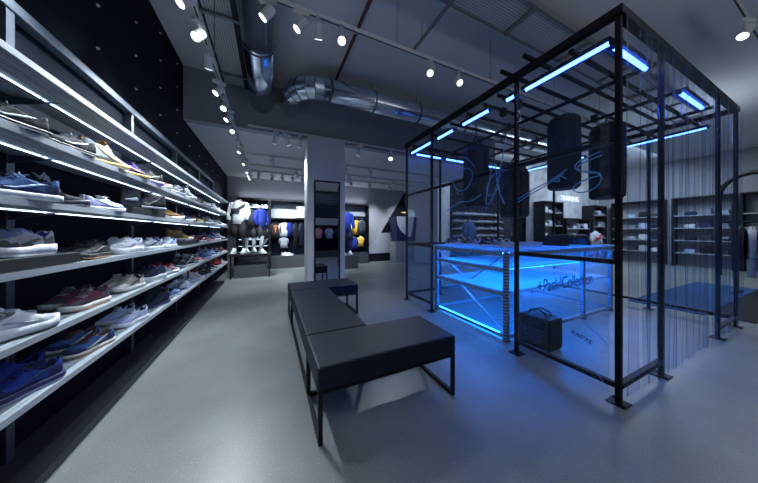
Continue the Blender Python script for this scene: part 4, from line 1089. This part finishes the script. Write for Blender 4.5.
b = nbm(); box(b, 0, 1.00, 0, 0.95, 0.60, 0.65); obj('table_top', b, M['blacksteel'], t, bevel=0.004)
for x in (0.02, 0.94):
    for y in (0.02, 0.89):
        b = nbm(); box(b, x, x+0.04, y, y+0.04, 0, 0.60); obj('leg', b, M['blacksteel'], t)
b = nbm(); box(b, 0.10, 0.90, 0.12, 0.85, 0, 0.34); obj('storage_box', b, cm('charcoal'), t, bevel=0.006)
GMN = 'headless mannequins on the black display table'
mannequin(-0.78, 7.55, 0.651, -0.25, M['darkskin'], 'white', 'black', 'headless mannequin in a white sweatshirt with a black cross bag', GMN, strap='charcoal')
mannequin(-0.55, 8.0, 0.651, 0.5, M['darkskin'], 'charcoal', 'charcoal', 'headless mannequin in charcoal clothes with white leggings, between the other two', GMN, legs='white', H=0.88)
mannequin(-0.24, 7.52, 0.651, 0.7, M['darkskin'], 'royal', 'black', 'headless striding mannequin in a bright blue shirt', GMN, 'stride', legs='lightgrey', H=0.86)
mannequin(2.42, 7.9, 0.45, 0.1, M['darkskin'], 'royal', 'dnavy', 'headless mannequin in a blue shirt just right of the column', 'mannequins on low stands', legs='navy', H=1.02)
b = nbm(); box(b, 2.12, 2.75, 7.6, 8.2, 0, 0.449); tag(obj('display_plinth', b, M['plinth'], bevel=0.005), 'dark plinth under the blue shirted mannequin', 'plinth')

# ------------------------------------------------------------------ dark shoe wall and training wall beyond the booth
wt = thing('shoe_wall_unit', 'dark shelving unit full of pale shoes seen through the booth', 'shelving', (6.2, 6.98, 0))
b = nbm(); box(b, 0, 2.65, -0.03, 0, 0, 2.4); obj('back_panel', b, M['darkwall'], wt)
FZ = (0.80, 1.08, 1.36, 1.64, 1.92)
for z in FZ:
    b = nbm(); box(b, 0, 2.65, -0.33, -0.03, z-0.02, z); obj('shelf', b, M['rail'], wt)
RN = ['lowest', 'second lowest', 'middle', 'second highest', 'topmost']
for r_, z in enumerate(FZ):
    for k in range(11):
        up = ['white', 'lightgrey', 'grey', 'paleblue', 'charcoal', 'offwhite', 'white'][(k*3+r_*2) % 7]
        nice = {'white': 'white', 'lightgrey': 'light grey', 'grey': 'grey', 'paleblue': 'pale blue', 'charcoal': 'charcoal', 'offwhite': 'off-white'}[up]
        shoe((6.32+0.235*k, 6.90, z+0.001), -PI/2+R.uniform(0.5, 0.9), 'runner', (up, 'white', 'white', 'grey', 'white', 'grey'),
             '%s shoe beyond booth, %s dark shelf, %s along' % (nice, RN[r_], ORD[k]), 'shoes on the dark shelves beyond the booth', parts=('upper', 'sole', 'side_stripe'))
mannequin(6.3, 6.1, 0.0, 0.1, M['darkskin'], 'blue', 'navy', 'headless mannequin in mid blue clothes standing beyond the booth', 'mannequins beyond the booth', legs='navy', H=1.1)
text('TRAINING', 0.31, (10.86, 5.585, 2.56), (PI/2, 0, 0), M['sign'], 'white letters reading TRAINING high on the rough grey wall', 'wall_sign', 'sign', 0.015); to_mesh(bpy.data.objects['wall_sign'])
def lowshelf(x0, x1, y, zs, label):
    t = thing('display_shelving', label, 'wall fixture', (x0, y, 0), 0, 'fixtures on the training wall')
    w_ = x1-x0
    b = nbm(); box(b, 0, 0.04, -0.4, 0, 0, zs[-1]+0.4); box(b, w_-0.04, w_, -0.4, 0, 0, zs[-1]+0.4); box(b, 0.04, w_-0.04, -0.4, 0, zs[-1]+0.36, zs[-1]+0.4); obj('frame', b, M['blacksteel'], t)
    for z in zs: b = nbm(); box(b, 0.04, w_-0.04, -0.38, 0, z-0.03, z); obj('shelf', b, M['shelfedge'], t)
    return t
lowshelf(9.1, 10.3, 5.59, (0.5, 1.0, 1.5, 2.0), 'black framed shelf fixture left of the TRAINING sign')
lowshelf(10.5, 12.3, 5.59, (0.5, 1.0, 1.4), 'wide black framed fixture below the TRAINING sign')
lowshelf(12.5, 13.7, 5.59, (0.5, 1.0, 1.5, 2.0), 'black framed shelf fixture right of the TRAINING sign')
q = 0
fc = ['white', 'grey', 'black', 'lightgrey', 'navy', 'paleblue', 'charcoal']
for fx, x0, n, zs in (('left of the TRAINING sign', 9.2, 4, (0.5, 1.0, 1.5, 2.0)), ('below the TRAINING sign', 10.6, 6, (0.5, 1.0, 1.4)), ('right of the TRAINING sign', 12.6, 4, (0.5, 1.0, 1.5, 2.0))):
    for zi, z in enumerate(zs):
        for k in range(n):
            c = fc[(k*2+zi*3+q) % 7]; q += 1
            b = nbm(); box(b, 0, 0.22, 0, 0.26, 0, 0.07+0.10*((k+zi) % 2)); box(b, 0.02, 0.20, 0.02, 0.24, 0.07+0.10*((k+zi) % 2), 0.10+0.10*((k+zi) % 2))
            o = obj('folded_clothes', b, cm(c), loc=(x0+0.28*k, 5.26, z+0.001), bevel=0.01)
            tag(o, '%s folded clothes %s, %s shelf up, %s from the left' % ({'lightgrey': 'light grey', 'paleblue': 'pale blue'}.get(c, c), fx, ORD[zi], ORD[k]), 'folded clothes', 'folded clothes on the training fixtures')
mannequin(11.6, 4.75, 0.0, -0.3, M['palemann'], 'lightgrey', 'red', 'headless mannequin in grey and red clothes before the training wall', 'mannequins beyond the booth', legs='red', strap='red', H=0.85)

# right wall unit, rack of clothes and mats right of the booth
for j, (y0, y1) in enumerate(((-1.0, 1.9), (2.0, 3.3), (3.5, 5.0))):
    t = thing('display_shelving', '%s black framed fixture with shelves on the far right wall' % ('nearest', 'middle', 'farthest')[j], 'wall fixture', (13.99, y0, 0), 0, 'fixtures on the far right wall')
    w_ = y1-y0
    b = nbm(); box(b, -0.45, 0, 0, 0.05, 0, 2.5); box(b, -0.45, 0, w_-0.05, w_, 0, 2.5); box(b, -0.45, 0, 0.05, w_-0.05, 2.45, 2.5); obj('frame', b, M['blacksteel'], t)
    for z in (0.5, 0.95, 1.4, 1.85): b = nbm(); box(b, -0.42, 0, 0.05, w_-0.05, z-0.03, z); obj('shelf', b, M['shelfedge'], t)
    for z in (0.5, 0.95, 1.4, 1.85):
        for k in range(int((w_-0.2)/0.34)):
            c = fc[(k*3+int(z*10)+j) % 7]
            b = nbm(); box(b, 0, 0.26, 0, 0.24, 0, 0.10+0.08*(k % 2)); box(b, 0.02, 0.24, 0.01, 0.23, 0.10+0.08*(k % 2), 0.13+0.08*(k % 2))
            o = obj('folded_clothes', b, cm(c), loc=(13.62, y0+0.1+0.34*k, z+0.001), bevel=0.01)
            tag(o, '%s folded clothes, %s right-wall fixture, %s shelf up, %s along' % ({'lightgrey': 'light grey', 'paleblue': 'pale blue'}.get(c, c), ('nearest', 'middle', 'farthest')[j], ORD[int((z-0.45)/0.45+0.2)], ORD[k]), 'folded clothes', 'folded clothes on the far right wall')
t = thing('clothes_rack', 'black clothes rack standing to the right of the booth', 'clothes rack', (8.75, 1.35, 0), -PI/2)
b = nbm(); tube(b, [(0.1, 0, 1.45), (3.2, 0, 1.45)], 0.016, 10); obj('hanging_rail', b, M['blacksteel'], t)
for x in (0.1, 1.6, 3.2):
    b = nbm(); tube(b, [(x, 0, 0.03), (x, 0, 1.45)], 0.016, 8); obj('upright', b, M['blacksteel'], t)
    b = nbm(); box(b, x-0.03, x+0.03, -0.28, 0.28, 0, 0.03); obj('foot', b, M['blacksteel'], t)
for k in range(22):
    c = ['black', 'white', 'black', 'lightgrey', 'dnavy', 'black', 'white', 'charcoal'][k % 8]
    garment(8.75, 1.21-0.115*k - (0.06 if k > 11 else 0), 1.45, R.uniform(-0.1, 0.2), 'long' if k % 2 else 'jacket', c,
            '%s garment on the black rack right of the booth, %s from the booth' % ({'lightgrey': 'light grey', 'dnavy': 'dark navy'}.get(c, c), ORD[k]), 'garments on the rack right of the booth', name='hanging_jacket', sc=0.95)
b = nbm(); box(b, 5.9, 9.6, 1.12, 1.95, 0, 0.012); tag(obj('floor_mat', b, M['matblue']), 'blue floor mat to the right of the booth', 'floor mat')
b = nbm(); box(b, 6.0, 9.6, 0.72, 1.11, 0, 0.014); tag(obj('floor_mat', b, M['matblack']), 'black floor mat beside the blue one', 'floor mat')
t = thing('arch_display', 'black arched display stand beyond the clothes rack', 'display stand', (11.7, 1.45, 0), 1.2)
b = nbm()
pts = [(-0.6, 0, 0), (-0.6, 0, 2.25)] + [(-0.6*math.cos(a), 0, 2.25+0.6*math.sin(a)) for a in [PI*k/10 for k in range(1, 10)]] + [(0.6, 0, 2.25), (0.6, 0, 0)]
tube(b, pts, 0.06, 8); obj('arch', b, M['blacksteel'], t)
b = nbm(); box(b, -0.54, 0.54, -0.15, 0.15, 1.0, 1.05); box(b, -0.54, 0.54, -0.15, 0.15, 1.5, 1.55); obj('shelf', b, M['blacksteel'], t)

# ------------------------------------------------------------------ bay behind the camera, seen in the mirror
t = bay(1.7, 3.7, -2.6, 'tall slatted display bay behind the viewer, seen in the mirror', zt=3.3, back='darkwall', zb=0.3)
t.rotation_euler = (0, 0, PI); t.location = (3.7, -2.6, 0)
b = nbm()
for k in range(14): box(b, 0.05, 1.95, -0.06, -0.035, 2.05+k*0.085, 2.08+k*0.085)
obj('slat_panel', b, M['rail'], t)
b = nbm(); box(b, 0.1, 1.9, -0.08, -0.062, 1.60, 1.95); obj('graphic_board', b, M['board'], t)
b = nbm(); tube(b, [(0.04, -0.2, 1.50), (1.96, -0.2, 1.50)], 0.012, 8); obj('clothes_rail', b, M['blacksteel'], t)
for i, (x, c) in enumerate(((2.15, 'pink'), (2.7, 'lightgrey'), (3.2, 'black'))):
    garment(x, -2.39, 1.50, 0, 'tee', c, '%s shirt hanging in the slatted bay behind the viewer' % c.replace('lightgrey', 'light grey'), 'shirts in the slatted bay')
